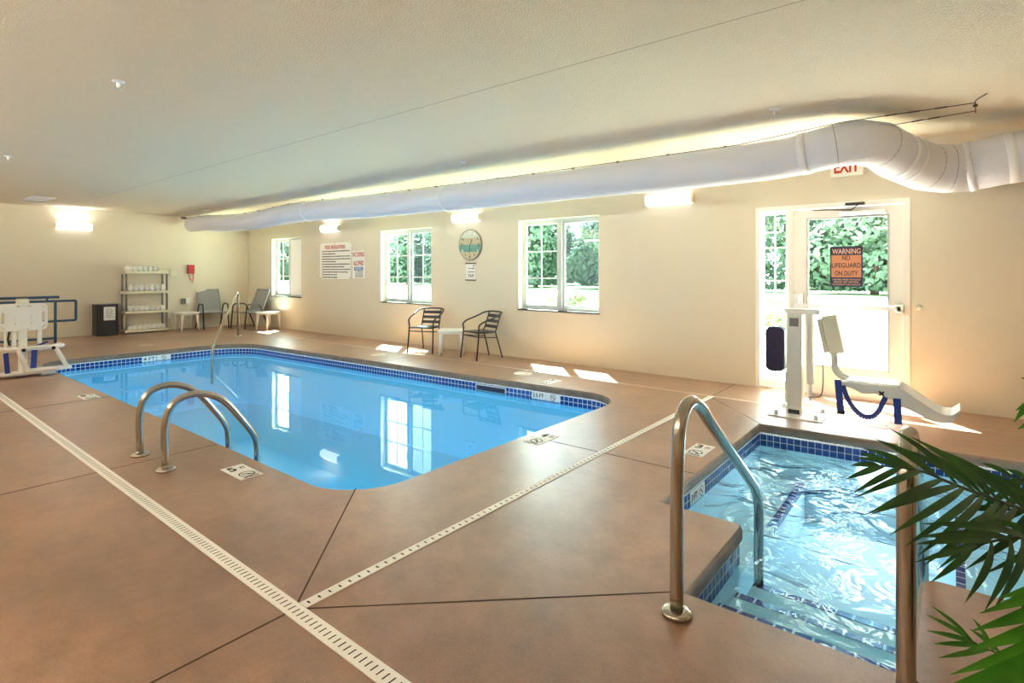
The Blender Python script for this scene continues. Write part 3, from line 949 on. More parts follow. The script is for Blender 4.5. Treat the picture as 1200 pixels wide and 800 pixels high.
lettering('lettering', 'NO DIVING', 'redprint', .40, .1, on_back(0, .215, -.0065), sg, .02)
lettering('lettering', 'ALLOWED', 'redprint', .36, .1, on_back(0, .03, -.0065), sg, .02)
b = bmesh.new(); boxm(b, -.15, .15, -.0078, -.006, -.125, -.05); np_ = obj('blue_panel', b, 'blueprint', sg)
lettering('lettering', 'NOTICE', 'signwhite', .22, .048, on_back(0, -.087, -.0078), sg, .02)
b = bmesh.new(); text_rows(b, on_back(.02, 0, -.0062), .27, [(-.15 - .036 * k, .9) for k in range(4)], .018, rnd); obj('small_print', b, 'blackprint', sg)

ck = thing('wall_clock', 'round beach style wall clock with teal and sand bands', 'clock', (-6.545, YB, 1.86))
RM = Matrix.Rotation(R(90), 4, 'X')
b = bmesh.new(); lathe(b, [(0, 0), (.268, 0), (.268, .03), (.255, .034), (.255, .026), (0, .026)], (0, -.001, 0), 48, 0, RM); obj('clock_case', b, 'clock_rim', ck)
def disc_band(z0, z1, r, m, nm, y):
    b = bmesh.new(); n = 24
    top = [(math.sqrt(max(0, r * r - z * z)), z) for z in [z0 + (z1 - z0) * k / n for k in range(n + 1)]]
    poly = [(x, z) for x, z in top] + [(-x, z) for x, z in reversed(top)]
    q = []
    for p in poly:
        if not q or (Vector(p) - Vector(q[-1])).length > 1e-4: q.append(p)
    if (Vector(q[0]) - Vector(q[-1])).length < 1e-4: q.pop()
    prism(b, q, .003, on_back(0, 0, y)); obj(nm, b, m, ck)
disc_band(.115, .2549, .255, 'clock_pale', 'dial_band', -.0275); disc_band(0, .115, .255, 'clock_sand', 'dial_band', -.0275)
disc_band(-.125, 0, .255, 'clock_teal', 'dial_band', -.0275); disc_band(-.2549, -.125, .255, 'clock_sand', 'dial_band', -.0275)
for k in range(12):
    a = R(90 - 30 * (k + 1)); big = (k + 1) % 3 == 0
    lettering('numeral', str(k + 1), 'signwhite' if k + 1 in (11, 12, 1, 4, 8) else 'blackprint', .05 if k > 8 else .028, .06 if big else .045, on_back(.205 * math.cos(a), .205 * math.sin(a), -.0305), ck, .01)
for ang_, l, w in ((60, .11, .012), (-95, .16, .008)):
    b = bmesh.new(); a = R(ang_); bar(b, (0, -.033, 0), (l * math.cos(a), -.033, l * math.sin(a)), w, .002, up=(0, 1, 0)); obj('clock_hand', b, 'blackprint', ck)

nt_ = thing('paper_notice', 'small white notice hung on dark rods below the clock', 'notice', (-6.55, YB, 1.39))
b = bmesh.new(); boxm(b, -.115, .115, -.006, -.001, -.14, .14); obj('paper', b, 'paper', nt_)
for z in (-.145, .145):
    b = bmesh.new(); boxm(b, -.125, .125, -.014, -.001, z - .009, z + .009, 0, .003); obj('rod', b, 'wood', nt_)
b = bmesh.new(); text_rows(b, on_back(.0, 0, -.0062), .1, [(.06, .9), (.0, .9), (-.055, 1), (-.08, 1)], .016, rnd)
lathe(b, [(0, 0), (.014, 0), (.014, .001), (0, .001)], (.07, -.0065, .105), 12, 0, RM); obj('small_print', b, 'blackprint', nt_)

ex = thing('exit_sign', 'white exit sign with red letters partly behind the duct', 'sign', (-.90, YB, 2.535))
b = bmesh.new(); boxm(b, -.155, .155, -.045, 0, -.105, .105, 0, .006); obj('housing', b, 'signwhite', ex)
lettering('lettering', 'EXIT', 'redprint', .24, .14, on_back(0, .005, -.0455), ex, .03)
b = bmesh.new(); lathe(b, [(0, 0), (.03, 0), (.03, .03), (.022, .045), (0, .048)], (-.265, YB, 1.02), 20, 0, RM)
tag(obj('wall_bumper', b, 'cream'), 'small round cream wall button right of the glass door', 'wall button')

ph = thing('emergency_phone', 'red emergency phone box with dangling cord on the left wall', 'phone', (XL, 5.57, 1.455))
b = bmesh.new(); boxm(b, .001, .07, -.075, .075, -.11, .11, 0, .01); obj('housing', b, 'red', ph)
b = bmesh.new(); boxm(b, .07, .076, -.035, .025, .03, .085); obj('face_label', b, 'redprint', ph)
b = bmesh.new(); tube(b, spline([(.03, .05, -.1), (.03, .06, -.2), (.03, .04, -.3), (.03, .055, -.33)], 5), .008, 6); tube(b, spline([(.03, -.05, -.13), (.03, -.03, -.2), (.03, -.02, -.27)], 5), .007, 6); obj('cord', b, 'redprint', ph)
pl = thing('blank_cover', 'beige square cover plate on the left wall beside the towel rack', 'cover plate', (XL, 5.2, 1.36))
b = bmesh.new(); boxm(b, .001, .02, -.09, .09, -.09, .09, 0, .004); obj('plate', b, 'wall', pl)
b = bmesh.new(); boxm(b, .02, .023, -.07, .07, -.07, .07, 0, .001); obj('inner_panel', b, 'cream', pl)
ot = thing('wall_outlet', 'grey weatherproof outlet box low on the left wall', 'outlet', (XL, 5.46, .68))
b = bmesh.new(); boxm(b, .001, .05, -.02, .08, -.07, .07, 0, .008); obj('cover', b, 'white', ot)
b = bmesh.new(); boxm(b, .001, .09, -.09, -.02, -.07, .06, 0, .008); obj('hood', b, 'greypost', ot)

# ------------------------------------------------------------------ towel rack
rk = thing('towel_rack', 'cream four tier plastic shelf unit with grey posts holding rolled towels', 'shelf unit', (-14.49, 4.53, 0))
RW, RD = .86, .33
SZ = [.085, .505, .955, 1.405]
for z in SZ:
    b = bmesh.new(); boxm(b, -RD/2, RD/2, -RW/2, RW/2, z - .055, z, 0, .008); obj('shelf', b, 'cream', rk)
for sx in (-1, 1):
    for sy in (-1, 1):
        b = bmesh.new(); x, y = sx * (RD / 2 - .025), sy * (RW / 2 - .025)
        for a, c in zip([0] + SZ, [SZ[0] - .05] + [q - .05 for q in SZ[1:]]): tube(b, [(x, y, a if a else 0), (x, y, c)], .021, 12)
        obj('post', b, 'greypost', rk)
        b = bmesh.new()
        for z in SZ: tube(b, [(x, y, z - .062), (x, y, z - .002)], .027, 12)
        obj('post_collar', b, 'cream', rk)
def towel_mesh(r, L, squash):
    """rolled towel: long axis along x, spiral visible on both ends"""
    b = bmesh.new(); n = 44
    pr = []
    for k in range(n):
        t = k / (n - 1); a = 2 * PI * 2.6 * t; rr = r * (.18 + .82 * t)
        pr.append((rr * math.cos(a), rr * math.sin(a) * squash))
    for a, c in zip(pr, pr[1:]):
        vs = [b.verts.new(p) for p in ((-L/2, *a), (L/2, *a), (L/2, *c), (-L/2, *c))]
        f = b.faces.new(vs); f.smooth = True
    bmesh.ops.remove_doubles(b, verts=b.verts[:], dist=1e-5)
    # body behind the spiral lip
    m = 18
    rings = [[b.verts.new((x, rr * r * math.cos(2*PI*k/m), rr * r * squash * math.sin(2*PI*k/m))) for k in range(m)] for x, rr in ((-L/2 + .012, .9), (L/2 - .012, .9))]
    for k in range(m): b.faces.new((rings[0][k], rings[0][(k+1) % m], rings[1][(k+1) % m], rings[1][k]))
    b.faces.new(rings[0]); b.faces.new(list(reversed(rings[1])))
    return b
ords = ['leftmost', 'second', 'third', 'fourth', 'fifth', 'sixth', 'seventh', 'rightmost']
shelfn = {0: 'bottom shelf', 1: 'second lowest shelf', 2: 'second highest shelf', 3: 'top shelf'}
protos = {}
for si, (n, r, sq) in enumerate(((8, .0455, 1.12), (7, .052, 1.15), (7, .052, 1.5), (6, .048, 1.25))):
    W_ = RW - .1 if si != 3 else RW * .70
    base = None
    for k in range(n):
        y = 4.53 - (RW - .1) / 2 + W_ * (k + .5) / n
        nm = ords[k] if k < n - 1 else ('rightmost' if si != 3 else 'rightmost rolled')
        lab = 'rolled white towel, %s on the %s of the towel rack' % (nm + ('' if nm in ('leftmost', 'rightmost', 'rightmost rolled') else ' from the left'), shelfn[si])
        loc = (-14.47 + random.uniform(-.005, .015), y, SZ[si] + r * sq + .001)
        if base is None:
            base = tag(obj('rolled_towel', towel_mesh(r, .27, sq), 'towel', None, loc), lab, 'towel', 'rolled towels on the %s' % shelfn[si]); o = base
        else:
            o = base.copy(); COL.objects.link(o); o.location = loc; o['label'] = lab
        o.rotation_euler = (random.uniform(-.0, .0), 0, random.uniform(-.012, .012))
b = bmesh.new(); 
for k in range(3): boxm(b, -.12, .12, -.09, .09, .001 + k * .032, .031 + k * .032, 0, .012)
tag(obj('folded_towels', b, mat('cream_towelling', '#e9e2c6', .95), None, (-14.47, 4.84, SZ[3])), 'folded cream towel stack at the right end of the rack top shelf', 'towel')

bn = thing('trash_bin', 'black trash bin with a white paper notice beside the towel rack', 'trash bin', (-14.47, 3.78, 0))
b = bmesh.new(); prism(b, [(-.2, -.2), (.1, -.2), (.19, -.1), (.19, .1), (.1, .2), (-.2, .2)], .66, None, 0, .008); obj('body', b, 'black', bn)
b = bmesh.new(); prism(b, [(-.205, -.205), (.105, -.205), (.197, -.1), (.197, .1), (.105, .205), (-.205, .205)], .03, Matrix.Translation((0, 0, .655)), 0, .006); obj('lid_rim', b, 'slat', bn)
b = bmesh.new(); boxm(b, .1905, .193, -.09, .12, .34, .63); pp = obj('paper_sheet', b, 'paper', bn)
b = bmesh.new(); text_rows(b, on_left(.1932, .015, .5), .13, [(.08 - .035 * k, .9) for k in range(6)], .014, rnd); obj('small_print', b, 'greypost', bn)

# ------------------------------------------------------------------ white plastic side tables
def side_table(label, loc, rz, group=None):
    r = thing('side_table', label, 'side table', loc, rz, group)
    b = bmesh.new(); prism(b, rrect(.46, .46, .09, 6), .028, Matrix.Translation((0, 0, .395)), 0, .006)
    prism(b, rrect(.41, .41, .07, 6), .03, Matrix.Translation((0, 0, .366)), 0); obj('table_top', b, 'white', r)
    for sx in (-1, 1):
        for sy in (-1, 1):
            b = bmesh.new()
            tube(b, [(sx * .165, sy * .165, .37), (sx * .175, sy * .175, .2), (sx * .19, sy * .19, 0)], [.035, .027, .02], 8)
            obj('leg', b, 'white', r)
    return r
G = 'white plastic side tables'
st0 = side_table('white side table between the two black slatted chairs', (-6.53, 6.52, 0), R(40), G)
dup(st0, (-14.34, 5.36, 0), R(2), 'white side table on the left wall below the outlet', G)
dup(st0, (-12.95, 6.66, 0), R(12), 'white side table under the far corner window', G)

# ------------------------------------------------------------------ black slatted chairs
def bistro(label, loc, rz):
    r = thing('slatted_chair', label, 'chair', loc, rz, 'black slatted chairs')
    # local: faces -y
    b = bmesh.new()
    lp = []
    half = [(-.235, -.26, 0), (-.225, -.21, .44), (-.235, -.215, .54), (-.25, -.13, .60), (-.255, .05, .655), (-.235, .2, .715), (-.15, .27, .735), (0, .285, .738)]
    full = half + [(-x, y, z) for x, y, z in reversed(half[:-1])]
    tube(b, spline(full, 5), .0125, 10); obj('arm_frame', b, 'black', r)
    for s in (-1, 1):
        b = bmesh.new(); tube(b, spline([(s * .17, .14, .43), (s * .175, .2, .24), (s * .19, .27, 0)], 4), .0115, 8); obj('leg', b, 'black', r)
    b = bmesh.new()
    for s in (-1, 1):
        tube(b, fil([(s * .17, -.21, .425), (s * .17, .15, .415), (s * .165, .255, .72)], .08), .011, 8)
        tube(b, [(s * .225, -.235, .37), (s * .17, .17, .33)], .008, 6)
    tube(b, [(-.225, -.235, .37), (.225, -.235, .37)], .009, 6); tube(b, [(-.222, -.213, .43), (.222, -.213, .43)], .011, 8)
    obj('seat_frame', b, 'black', r)
    for k in range(5):
        b = bmesh.new(); box(b, (0, -.175 + .075 * k, .436), (.37, .055, .008), None, 0, .003); obj('seat_slat', b, 'slat', r)
    for k in range(3):
        b = bmesh.new(); t = .48 + .085 * k
        y = .17 + (t - .42) * .28
        box(b, (0, y + .0, t + .02), (.35, .008, .052), Matrix.Rotation(R(-15), 4, 'X'), 0, .003); obj('back_slat', b, 'slat', r)
    return r
c1 = bistro('black slatted metal chair left of the white side table', (-7.17, 6.53, 0), R(22))
dup(c1, (-5.92, 6.59, 0), R(-14), 'black slatted metal chair right of the white side table')

# ------------------------------------------------------------------ grey sling armchairs
def sling(label, loc, rz):
    r = thing('sling_armchair', label, 'chair', loc, rz, 'grey sling armchairs')
    for s in (-1, 1):
        b = bmesh.new(); tube(b, fil([(s * .28, -.30, 0), (s * .28, -.24, .60), (s * .28, .10, .60), (s * .28, .34, 0)], [.08, .1]), .017, 8)
        obj('arm_frame', b, 'bronze', r)
    b = bmesh.new()
    for s in (-1, 1):
        tube(b, fil([(s * .255, -.25, .40), (s * .255, .16, .37), (s * .25, .40, .95)], .09), .013, 8)
    for y, z in ((-.25, .40), (.14, .36)): tube(b, [(-.28, y, z), (.28, y, z)], .013, 8)
    tube(b, [(-.25, .40, .945), (.25, .40, .945)], .013, 8)
    obj('seat_frame', b, 'sling', r)
    b = bmesh.new()
    pr = fil([(0, -.26, .405), (0, .155, .375), (0, .395, .945)], .1, 8)
    th = Vector((0, .004, .006))
    ring_ = [[b.verts.new(Vector((x, p.y, p.z)) + (th if j else Vector())) for x, j in ((-.245, 0), (.245, 0), (.245, 1), (-.245, 1))] for p in pr]
    for a, c in zip(ring_, ring_[1:]):
        for k in range(4): b.faces.new((a[k], a[(k + 1) % 4], c[(k + 1) % 4], c[k]))
    b.faces.new(ring_[0]); b.faces.new(list(reversed(ring_[-1])))
    bmesh.ops.recalc_face_normals(b, faces=b.faces[:])
    obj('sling_seat', b, 'sling', r)
    return r
s1 = sling('grey sling armchair against the left wall', (-14.3, 5.93, 0), R(90 - 6))
dup(s1, (-13.60, 6.50, 0), R(8), 'grey sling armchair in the corner beside the window')

# ------------------------------------------------------------------ steel rails
def flange(b, x, y, r=.055): lathe(b, [(0, .001), (r, .001), (r, .014), (r * .8, .022), (.03, .024), (0, .024)], (x, y, 0), 24)
ld_ = thing('pool_ladder', 'steel pool ladder with two curved grab rails at the near pool edge', 'ladder', (0, 0, 0))
lp = [(1.46, .01), (1.455, .28), (1.485, .42), (1.565, .49), (1.70, .495), (1.85, .415), (2.0, .225), (2.08, .10), (2.105, 0), (2.105, -.2), (2.105, -.75)]
for x in (-4.77, -4.27):
    b = bmesh.new(); tube(b, spline([(x, y, z) for y, z in lp], 6), .0245, 16); g = obj('grab_rail', b, 'steel', ld_)
    b = bmesh.new(); flange(b, x, 1.46, .062); obj('flange', b, 'steel', g)
for z in (-.23, -.48, -.7):
    b = bmesh.new(); boxm(b, -4.75, -4.29, 2.07, 2.145, z - .02, z + .012, 0, .006); obj('tread', b, 'slat', ld_)
sp_ = [(2.14, .01), (2.145, .5), (2.16, .70), (2.205, .80), (2.30, .83), (2.42, .775), (2.56, .67), (3.16, .245), (3.30, .13), (3.345, .02), (3.345, -.12), (3.345, -.42)]
for x, lab in ((-.868, 'steel handrail at the left of the hot tub steps'), (-.115, 'steel handrail at the right of the hot tub steps behind the palm')):
    r = thing('spa_handrail', lab, 'handrail', (x, 0, 0), 0, 'hot tub handrails')
    b = bmesh.new(); tube(b, spline([(0, y, z) for y, z in sp_], 6), .027, 16); obj('rail', b, 'steel', r)
    b = bmesh.new(); flange(b, 0, 2.14, .06); obj('flange', b, 'steel', r)
r = thing('pool_handrail', 'slanting steel handrail at the far corner of the big pool', 'handrail', (0, 0, 0))
A_, B_ = Vector((-12.0, 5.5, 0)), Vector((-10.25, 4.24, 0))
def on_line(t, z): q = A_.lerp(B_, t); return (q.x, q.y, z)
b = bmesh.new(); tube(b, fil([on_line(0, .01), on_line(0.0, .99), on_line(.97, .10), on_line(1.0, -.6)], [.16, .12], 8), .025, 14); obj('rail', b, 'steel', r)
b = bmesh.new(); flange(b, A_.x, A_.y, .09); obj('flange', b, 'steel', r)

# ------------------------------------------------------------------ blue ramp railing
r = thing('ramp_railing', 'blue painted pipe railing by the left wall', 'railing', (-13.62, 0, 0))
b = bmesh.new(); tube(b, [(0, 2.74, 0), (0, 2.74, .83)], .024, 12); obj('post', b, 'bluerail', r)
b = bmesh.new(); tube(b, [(0, .9, 0), (0, .9, .83)], .024, 12); obj('post', b, 'bluerail', r)
b = bmesh.new()
tube(b, fil([(0, -.2, .82), (0, 3.06, .82), (0, 3.06, .43), (0, -.2, .43)], .03), .022, 12); tube(b, [(0, -.2, .10), (0, 2.74, .10)], .022, 12); obj('rail_loop', b, 'bluerail', r)
b = bmesh.new(); tube(b, [(.09, -.2, .90), (.09, 2.78, .90)], .026, 12); obj('hand_grip', b, 'bluerail', r)
for y in (.9, 2.6):
    b = bmesh.new(); tube(b, fil([(.09, y, .89), (.06, y, .83), (0, y, .82)], .03), .018, 8)
    obj('grip_bracket', b, 'bluerail', r)

# ------------------------------------------------------------------ left pool lift (seen end on at the frame edge)
L0 = thing('pool_lift', 'white pool lift chair with drilled backrest at the left end of the pool', 'pool lift', (-9.62, 1.60, 0), 0)
# local: y = width of the chair, +x = towards the camera
bt = bmesh.new()
outer = rrect(.50, .36, .06, 5)
def slab_with_holes(b, outer, holes_, t, mx):
    tb = bmesh.new()
    def lp_(pts):
        v = [tb.verts.new((p[0], p[1], 0)) for p in pts]
        return [tb.edges.new((v[i], v[(i + 1) % len(v)])) for i in range(len(v))]
    es = lp_(outer)
    for h_ in holes_: es += lp_(h_)
    bmesh.ops.triangle_fill(tb, use_beauty=True, use_dissolve=False, edges=es)
    ex_ = bmesh.ops.extrude_face_region(tb, geom=tb.faces[:])
    for g_ in ex_['geom']:
        if isinstance(g_, bmesh.types.BMVert): g_.co.z += t
    bmesh.ops.recalc_face_normals(tb, faces=tb.faces[:])
    merge(b, tb, mx, 0)
hl = [rrect(.03, .14, .0145, 4, -.205, 0), rrect(.03, .14, .0145, 4, .205, 0), rrect(.16, .022, .0105, 4, 0, .145), rrect(.10, .016, .0075, 4, 0, -.155)]
for sx in (-1, 1):
    for sy in (-1, 1):
        c_ = (sx * .20, sy * .135)
        a_ = R(-45 * sx * sy)
        hl.append([(c_[0] + x * math.cos(a_) - y * math.sin(a_), c_[1] + x * math.sin(a_) + y * math.cos(a_)) for x, y in rrect(.055, .012, .0055, 3)])
        hl.append(rrect(.012, .012, .0055, 3, sx * .08, sy * .085)); hl.append(rrect(.012, .012, .0055, 3, sx * .08, sy * .02)); 
slab_with_holes(bt, outer, hl, .022, on_left(.0, 0, .785)); obj('backrest', bt, 'white', L0)
b = bmesh.new(); boxm(b, -.05, .03, -.07, .06, .955, 1.03, 0, .015); boxm(b, .03, .036, -.055, -.02, .98, 1.01); obj('mast_head', b, 'cream', L0)
b = bmesh.new(); boxm(b, -.09, -.035, -.04, .05, .0, .98, 0, .01); obj('mast', b, 'whitemetal', L0)
for y in (-.17, -.09, .17):
    b = bmesh.new(); tube(b, [(-.02, y, .32), (-.02, y, .62)], .026 if y != -.17 else .018, 10); obj('back_tube', b, 'white', L0)
b = bmesh.new(); tube(b, fil([(.02, -.24, .40), (.30, -.24, .40), (.30, .36, .40), (.02, .36, .40)], .06), .026, 10); obj('seat_hoop', b, 'white', L0)
b = bmesh.new(); boxm(b, .0, .30, -.2, .3, .36, .385, 0, .01); obj('seat', b, 'white', L0)
b = bmesh.new()
for y0, y1 in ((-.10, -.02), (.27, .38)): tube(b, [(.31, y0, .39), (.36, y1, .13)], .027, 10)
boxm(b, .28, .46, -.06, .42, .10, .135, 0, .012); obj('footrest', b, 'white', L0)
for y in (-.05, .25):
    b = bmesh.new(); lathe(b, [(0, 0), (.022, 0), (.022, .012), (0, .014)], (.326, y, .38), 14, 0, Matrix.Rotation(R(90), 4, 'Y'))
    obj('black_knob', b, 'black', L0)
b = bmesh.new(); boxm(b, -.18, .10, -.32, .18, .025, .055, 0, .008); boxm(b, -.02, .12, .16, .32, .0, .04, 0, .012); boxm(b, .0, .1, -.36, .34, .04, .06, 0, .006); obj('base_frame', b, 'whitemetal', L0)
for x in (-.14, .1):
    b = bmesh.new(); lathe(b, [(0, -.02), (.05, -.02), (.06, -.01), (.06, .01), (.05, .02), (0, .02)], (x, -.33, .061), 18, 0, RM); obj('caster', b, 'black', L0)
for a_, c_, w_, h_ in (((.2, .05, .39), (.15, .22, .45), .05, .012), ((.31, .06, .37), (.30, .05, .12), .06, .006), ((.32, -.22, .36), (.31, -.2, .1), .05, .006)):
    b = bmesh.new(); bar(b, a_, c_, w_, h_); obj('blue_strap', b, 'strap', L0)
b = bmesh.new(); tube(b, spline([(-.02, -.13, .62), (.0, -.15, .5), (.01, -.135, .42)], 4), .012, 8); obj('black_hose', b, 'black', L0)

# ------------------------------------------------------------------ right pool lift beside the door
P0 = thing('pool_lift', 'white pool lift with a slide shaped seat in front of the glass door', 'pool lift', (-1.17, 5.92, 0))
b = bmesh.new(); boxm(b, -.22, .24, -.25, .22, .0, .012); obj('base_plate', b, 'whitemetal', P0)
for x, y in ((-.16, -.18), (.18, -.18), (-.16, .15), (.18, .15)):
    b = bmesh.new(); lathe(b, [(0, .05), (.014, .05), (.018, .04), (.018, .012), (.03, .012), (.03, .011)], (x, y, 0), 8)
    obj('anchor_bolt', b, 'white', P0)
b = bmesh.new(); boxm(b, -.085, .045, -.10, .06, .07, .975, 0, .008); boxm(b, -.12, -.085, -.02, .08, .10, .40, 0, .006); obj('mast', b, 'lift_grey', P0)
b = bmesh.new(); boxm(b, -.09, .05, -.11, .07, .012, .085, 0, .004); boxm(b, -.07, .03, -.113, -.105, .02, .06, 1); obj('mast_foot', b, ['chrome', 'black'], P0)
b = bmesh.new(); boxm(b, -.06, .02, -.1035, -.1, .86, .94); obj('data_plate', b, 'greypost', P0)
b = bmesh.new(); boxm(b, .07, .13, -.02, .05, .30, 1.0, 0, .01); tube(b, [(.10, .015, .14), (.10, .015, .32)], .016, 10); obj('actuator', b, 'whitemetal', P0)
b = bmesh.new(); boxm(b, -.10, .19, -.06, .06, .975, 1.025, 0, .008); tube(b, [(-.10, -.07, 1.01), (-.10, .07, 1.01)], .02, 10); tube(b, [(.08, -.075, .985), (.08, .075, .985)], .016, 10); obj('lift_arm', b, 'whitemetal', P0)
b = bmesh.new()
prism(b, rrect(.17, .44, .05, 5), .13, Matrix.Translation((-.20, .06, .62)) @ Matrix.Rotation(R(90), 4, 'X'), 0, .008); obj('battery_pack', b, 'navy', P0)
b = bmesh.new(); tube(b, spline([(.10, -.03, .18), (.20, -.03, .22), (.215, -.03, .45), (.20, -.03, .62), (.17, -.03, .85)], 6), .006, 6); obj('cable', b, 'greypost', P0)
b = bmesh.new(); tube(b, spline([(.33, 0, .98), (.42, 0, .99), (.45, .0, .93), (.38, 0, .9)], 5), .004, 6); obj('cable', b, 'greypost', P0)
b = bmesh.new(); rot = Matrix.Rotation(R(12), 4, 'Y')
box(b, (.30, -.01, .80), (.125, .15, .36), Matrix.Rotation(R(-11), 4, 'Y'), 0, .014); box(b, (.215, -.01, .78), (.04, .11, .32), Matrix.Rotation(R(-11), 4, 'Y'), 0, .006); obj('control_box', b, 'cream', P0)
for y in (-.06, .05):
    b = bmesh.new(); tube(b, fil([(.30, y, .68), (.31, y, .44), (.45, y, .375), (.60, y, .37)], [.1, .06], 8), .021, 10)
    obj('seat_tube', b, 'lift_grey', P0)
# moulded seat and slide, profile in x-z, extruded along y
prof = [(.40, .41), (.44, .425), (.85, .425), (.89, .41), (1.09, .27), (1.16, .235), (1.22, .24), (1.27, .29), (1.275, .285), (1.23, .19), (1.16, .165), (1.08, .175), (.80, .31), (.70, .35), (.60, .33), (.52, .37), (.42, .385)]
b = bmesh.new(); prism(b, prof, .36, Matrix.Translation((-.05, .17, -.03)) @ Matrix.Rotation(R(90), 4, 'X'), 0, .008); seat = obj('seat', b, 'lift_grey', P0)
b = bmesh.new(); boxm(b, .42, .82, -.15, .13, .3955, .405, 0, .003); obj('seat_pad', b, 'white', seat)
b = bmesh.new()
for a in (45, -45): box(b, (.69, -.192, .325), (.05, .004, .014), Matrix.Rotation(R(a), 4, 'Y'))
obj('cross_mark', b, 'black', seat)
b = bmesh.new(); bar(b, (.36, -.195, .405), (.385, -.197, .10), .055, .005, up=(0, 1, 0)); obj('blue_strap', b, 'strap', P0)
b = bmesh.new()
sp2 = spline([(.40, -.20, .36), (.45, -.20, .22), (.55, -.20, .11), (.65, -.20, .14), (.72, -.20, .30)], 5)
for a, c in zip(sp2, sp2[1:]): bar(b, a, c, .04, .005, up=(0, 1, 0))
obj('blue_strap', b, 'strap', P0)
b = bmesh.new(); bar(b, (.80, -.20, .30), (.81, -.20, .08), .055, .005, up=(0, 1, 0))
obj('blue_strap', b, 'strap', P0)
b = bmesh.new(); boxm(b, .355, .415, -.203, -.19, .10, .135); obj('buckle', b, 'black', P0)

# ------------------------------------------------------------------ deck markers and lids
def marker(label, x, y, a, text, rows=2):
    r = thing('depth_marker', label, 'depth marker', (x, y, 0), a, 'white depth markers')
    b = bmesh.new()
    for dy in (.078, -.078): boxm(b, -.075, .075, dy - .075, dy + .075, -.002, .004)
    obj('tile', b, 'sticker', r)
    lettering('lettering', text[0], 'blackprint', .05, .09, on_floor(-.03, .085, .0042), r, .02)
    lettering('lettering', 'FT', 'blackprint', .035, .04, on_floor(.04, .075, .0042), r, .01)
    lettering('lettering', 'NO DIVING', 'blackprint', .1, .014, on_floor(0, -.137, .0042), r, .01)
    b = bmesh.new(); circle_icon(b, on_floor(0, -.075, .0042), .052); obj('symbol', b, 'blackprint', r)
marker('white depth tile reading five feet beside the pool ladder', -3.83, 1.78, R(90), '5')
marker('white depth tile reading five feet on the near edge beyond the ladder', -7.45, 1.79, R(90), '5')
marker('white depth tile at the right end of the big pool', -2.65, 3.69, R(0), '4')
marker('white depth tile reading three feet beside the hot tub', -1.53, 4.22, R(0), '3')
marker('white depth tile on the window side of the big pool', -3.95, 5.68, R(0), '3')
def lid(label, x, y):
    r = thing('skimmer_lid', label, 'lid', (x, y, 0), 0, 'round skimmer lids')
    b = bmesh.new(); lathe(b, [(0, .004), (.11, .004), (.125, .003), (.13, 0)], (0, 0, 0), 32); obj('cover', b, 'lidcol', r)
    b = bmesh.new(); lathe(b, [(0, .006), (.012, .006), (.014, .004)], (.06, 0, 0), 12); obj('finger_hole', b, 'greypost', r)
lid('round white skimmer lid on the deck below the window nearest the door', -4.57, 5.93); lid('round skimmer lid on the deck before the left black chair', -7.5, 5.75)
lid('round skimmer lid on the deck between the hot tub and the glass door', -.52, 5.93); lid('round skimmer lid on the deck before the towel rack', -11.9, 3.75)

# ------------------------------------------------------------------ potted palm in the right foreground
def W_at(u, v, d):
    """point at forward distance d seen at (u, v) in a 1200 x 800 frame; used to trace each frond in the room"""
    a = R(38.803); F = Vector((-math.sin(a), math.cos(a), 0)); Rt = Vector((math.cos(a), math.sin(a), 0))
    return Vector((0, 0, CAM_H)) + F * d + Rt * ((u - 600) / 641.7 * d) + Vector((0, 0, -(v - 319) / 641.7 * d))
palm = thing('potted_palm', 'green potted palm arching into the right foreground', 'plant', (.40, 2.02, 0))
PO = Vector((.40, 2.02, 0))
b = bmesh.new(); lathe(b, [(0, 0), (.12, 0), (.125, .01), (.165, .26), (.175, .27), (.175, .30), (.155, .30), (.15, .26), (0, .255)], (0, 0, 0), 28); pot = obj('pot', b, 'pot', palm)
b = bmesh.new(); lathe(b, [(0, .262), (.15, .26), (.15, .25)], (0, 0, 0), 20); obj('soil', b, 'soil', palm)
b = bmesh.new(); tube(b, spline([(0, 0, .25), (.01, 0, .42), (-.01, .01, .6), (0, 0, .72)], 5), [.05 - .0012 * k for k in range(16)], 12); obj('trunk', b, 'trunk', palm)
def leaflet(b, root, tip, w, up, droop=.0, mi=0, n=7):
    """blade with a folded midrib"""
    root, tip = Vector(root), Vector(tip)
    d = tip - root
    side = d.cross(up)
    if side.length < 1e-6: side = d.cross(Vector((1, 0, 0)))
    side.normalize(); nn = side.cross(d).normalized()
    rows = []
    for k in range(n + 1):
        t = k / n
        p = root + d * t + nn * (droop * math.sin(PI * t) * d.length) + Vector((0, 0, -.06 * d.length * t * t))
        ww = w * (.4 + .6 * math.sin(min(1, t * 2.2) * PI / 2)) * (1 - max(0, (t - .55) / .45) ** 1.7)
        ww = max(ww, .0004)
        rows.append((p - side * ww + nn * ww * .35, p, p + side * ww + nn * ww * .35))
    vs = [[b.verts.new(q) for q in r_] for r_ in rows]
    for a, c in zip(vs, vs[1:]):
        for k in (0, 1):
            f = b.faces.new((a[k], a[k + 1], c[k + 1], c[k])); f.smooth = True; f.material_index = mi
def frond(ctrl, pairs, m, w=.013, rr=.007, up=None, droop=.05):
    """ctrl: rachis points in the room; pairs: list of (t, tip point)"""
    sp = spline([p - PO for p in ctrl], 8)
    b = bmesh.new(); n = len(sp)
    tube(b, sp, [rr * (1 - .75 * k / (n - 1)) for k in range(n)], 7, 1)
    upv = up or Vector((.55, -.62, .55)).normalized()
    for t, tip in pairs:
        i = min(n - 1, max(0, int(round(t * (n - 1)))))
        leaflet(b, sp[i], tip - PO, w * (1.1 - .4 * t), upv, droop, 0, 9)
    return obj('frond', b, [m, 'rachis'], palm)
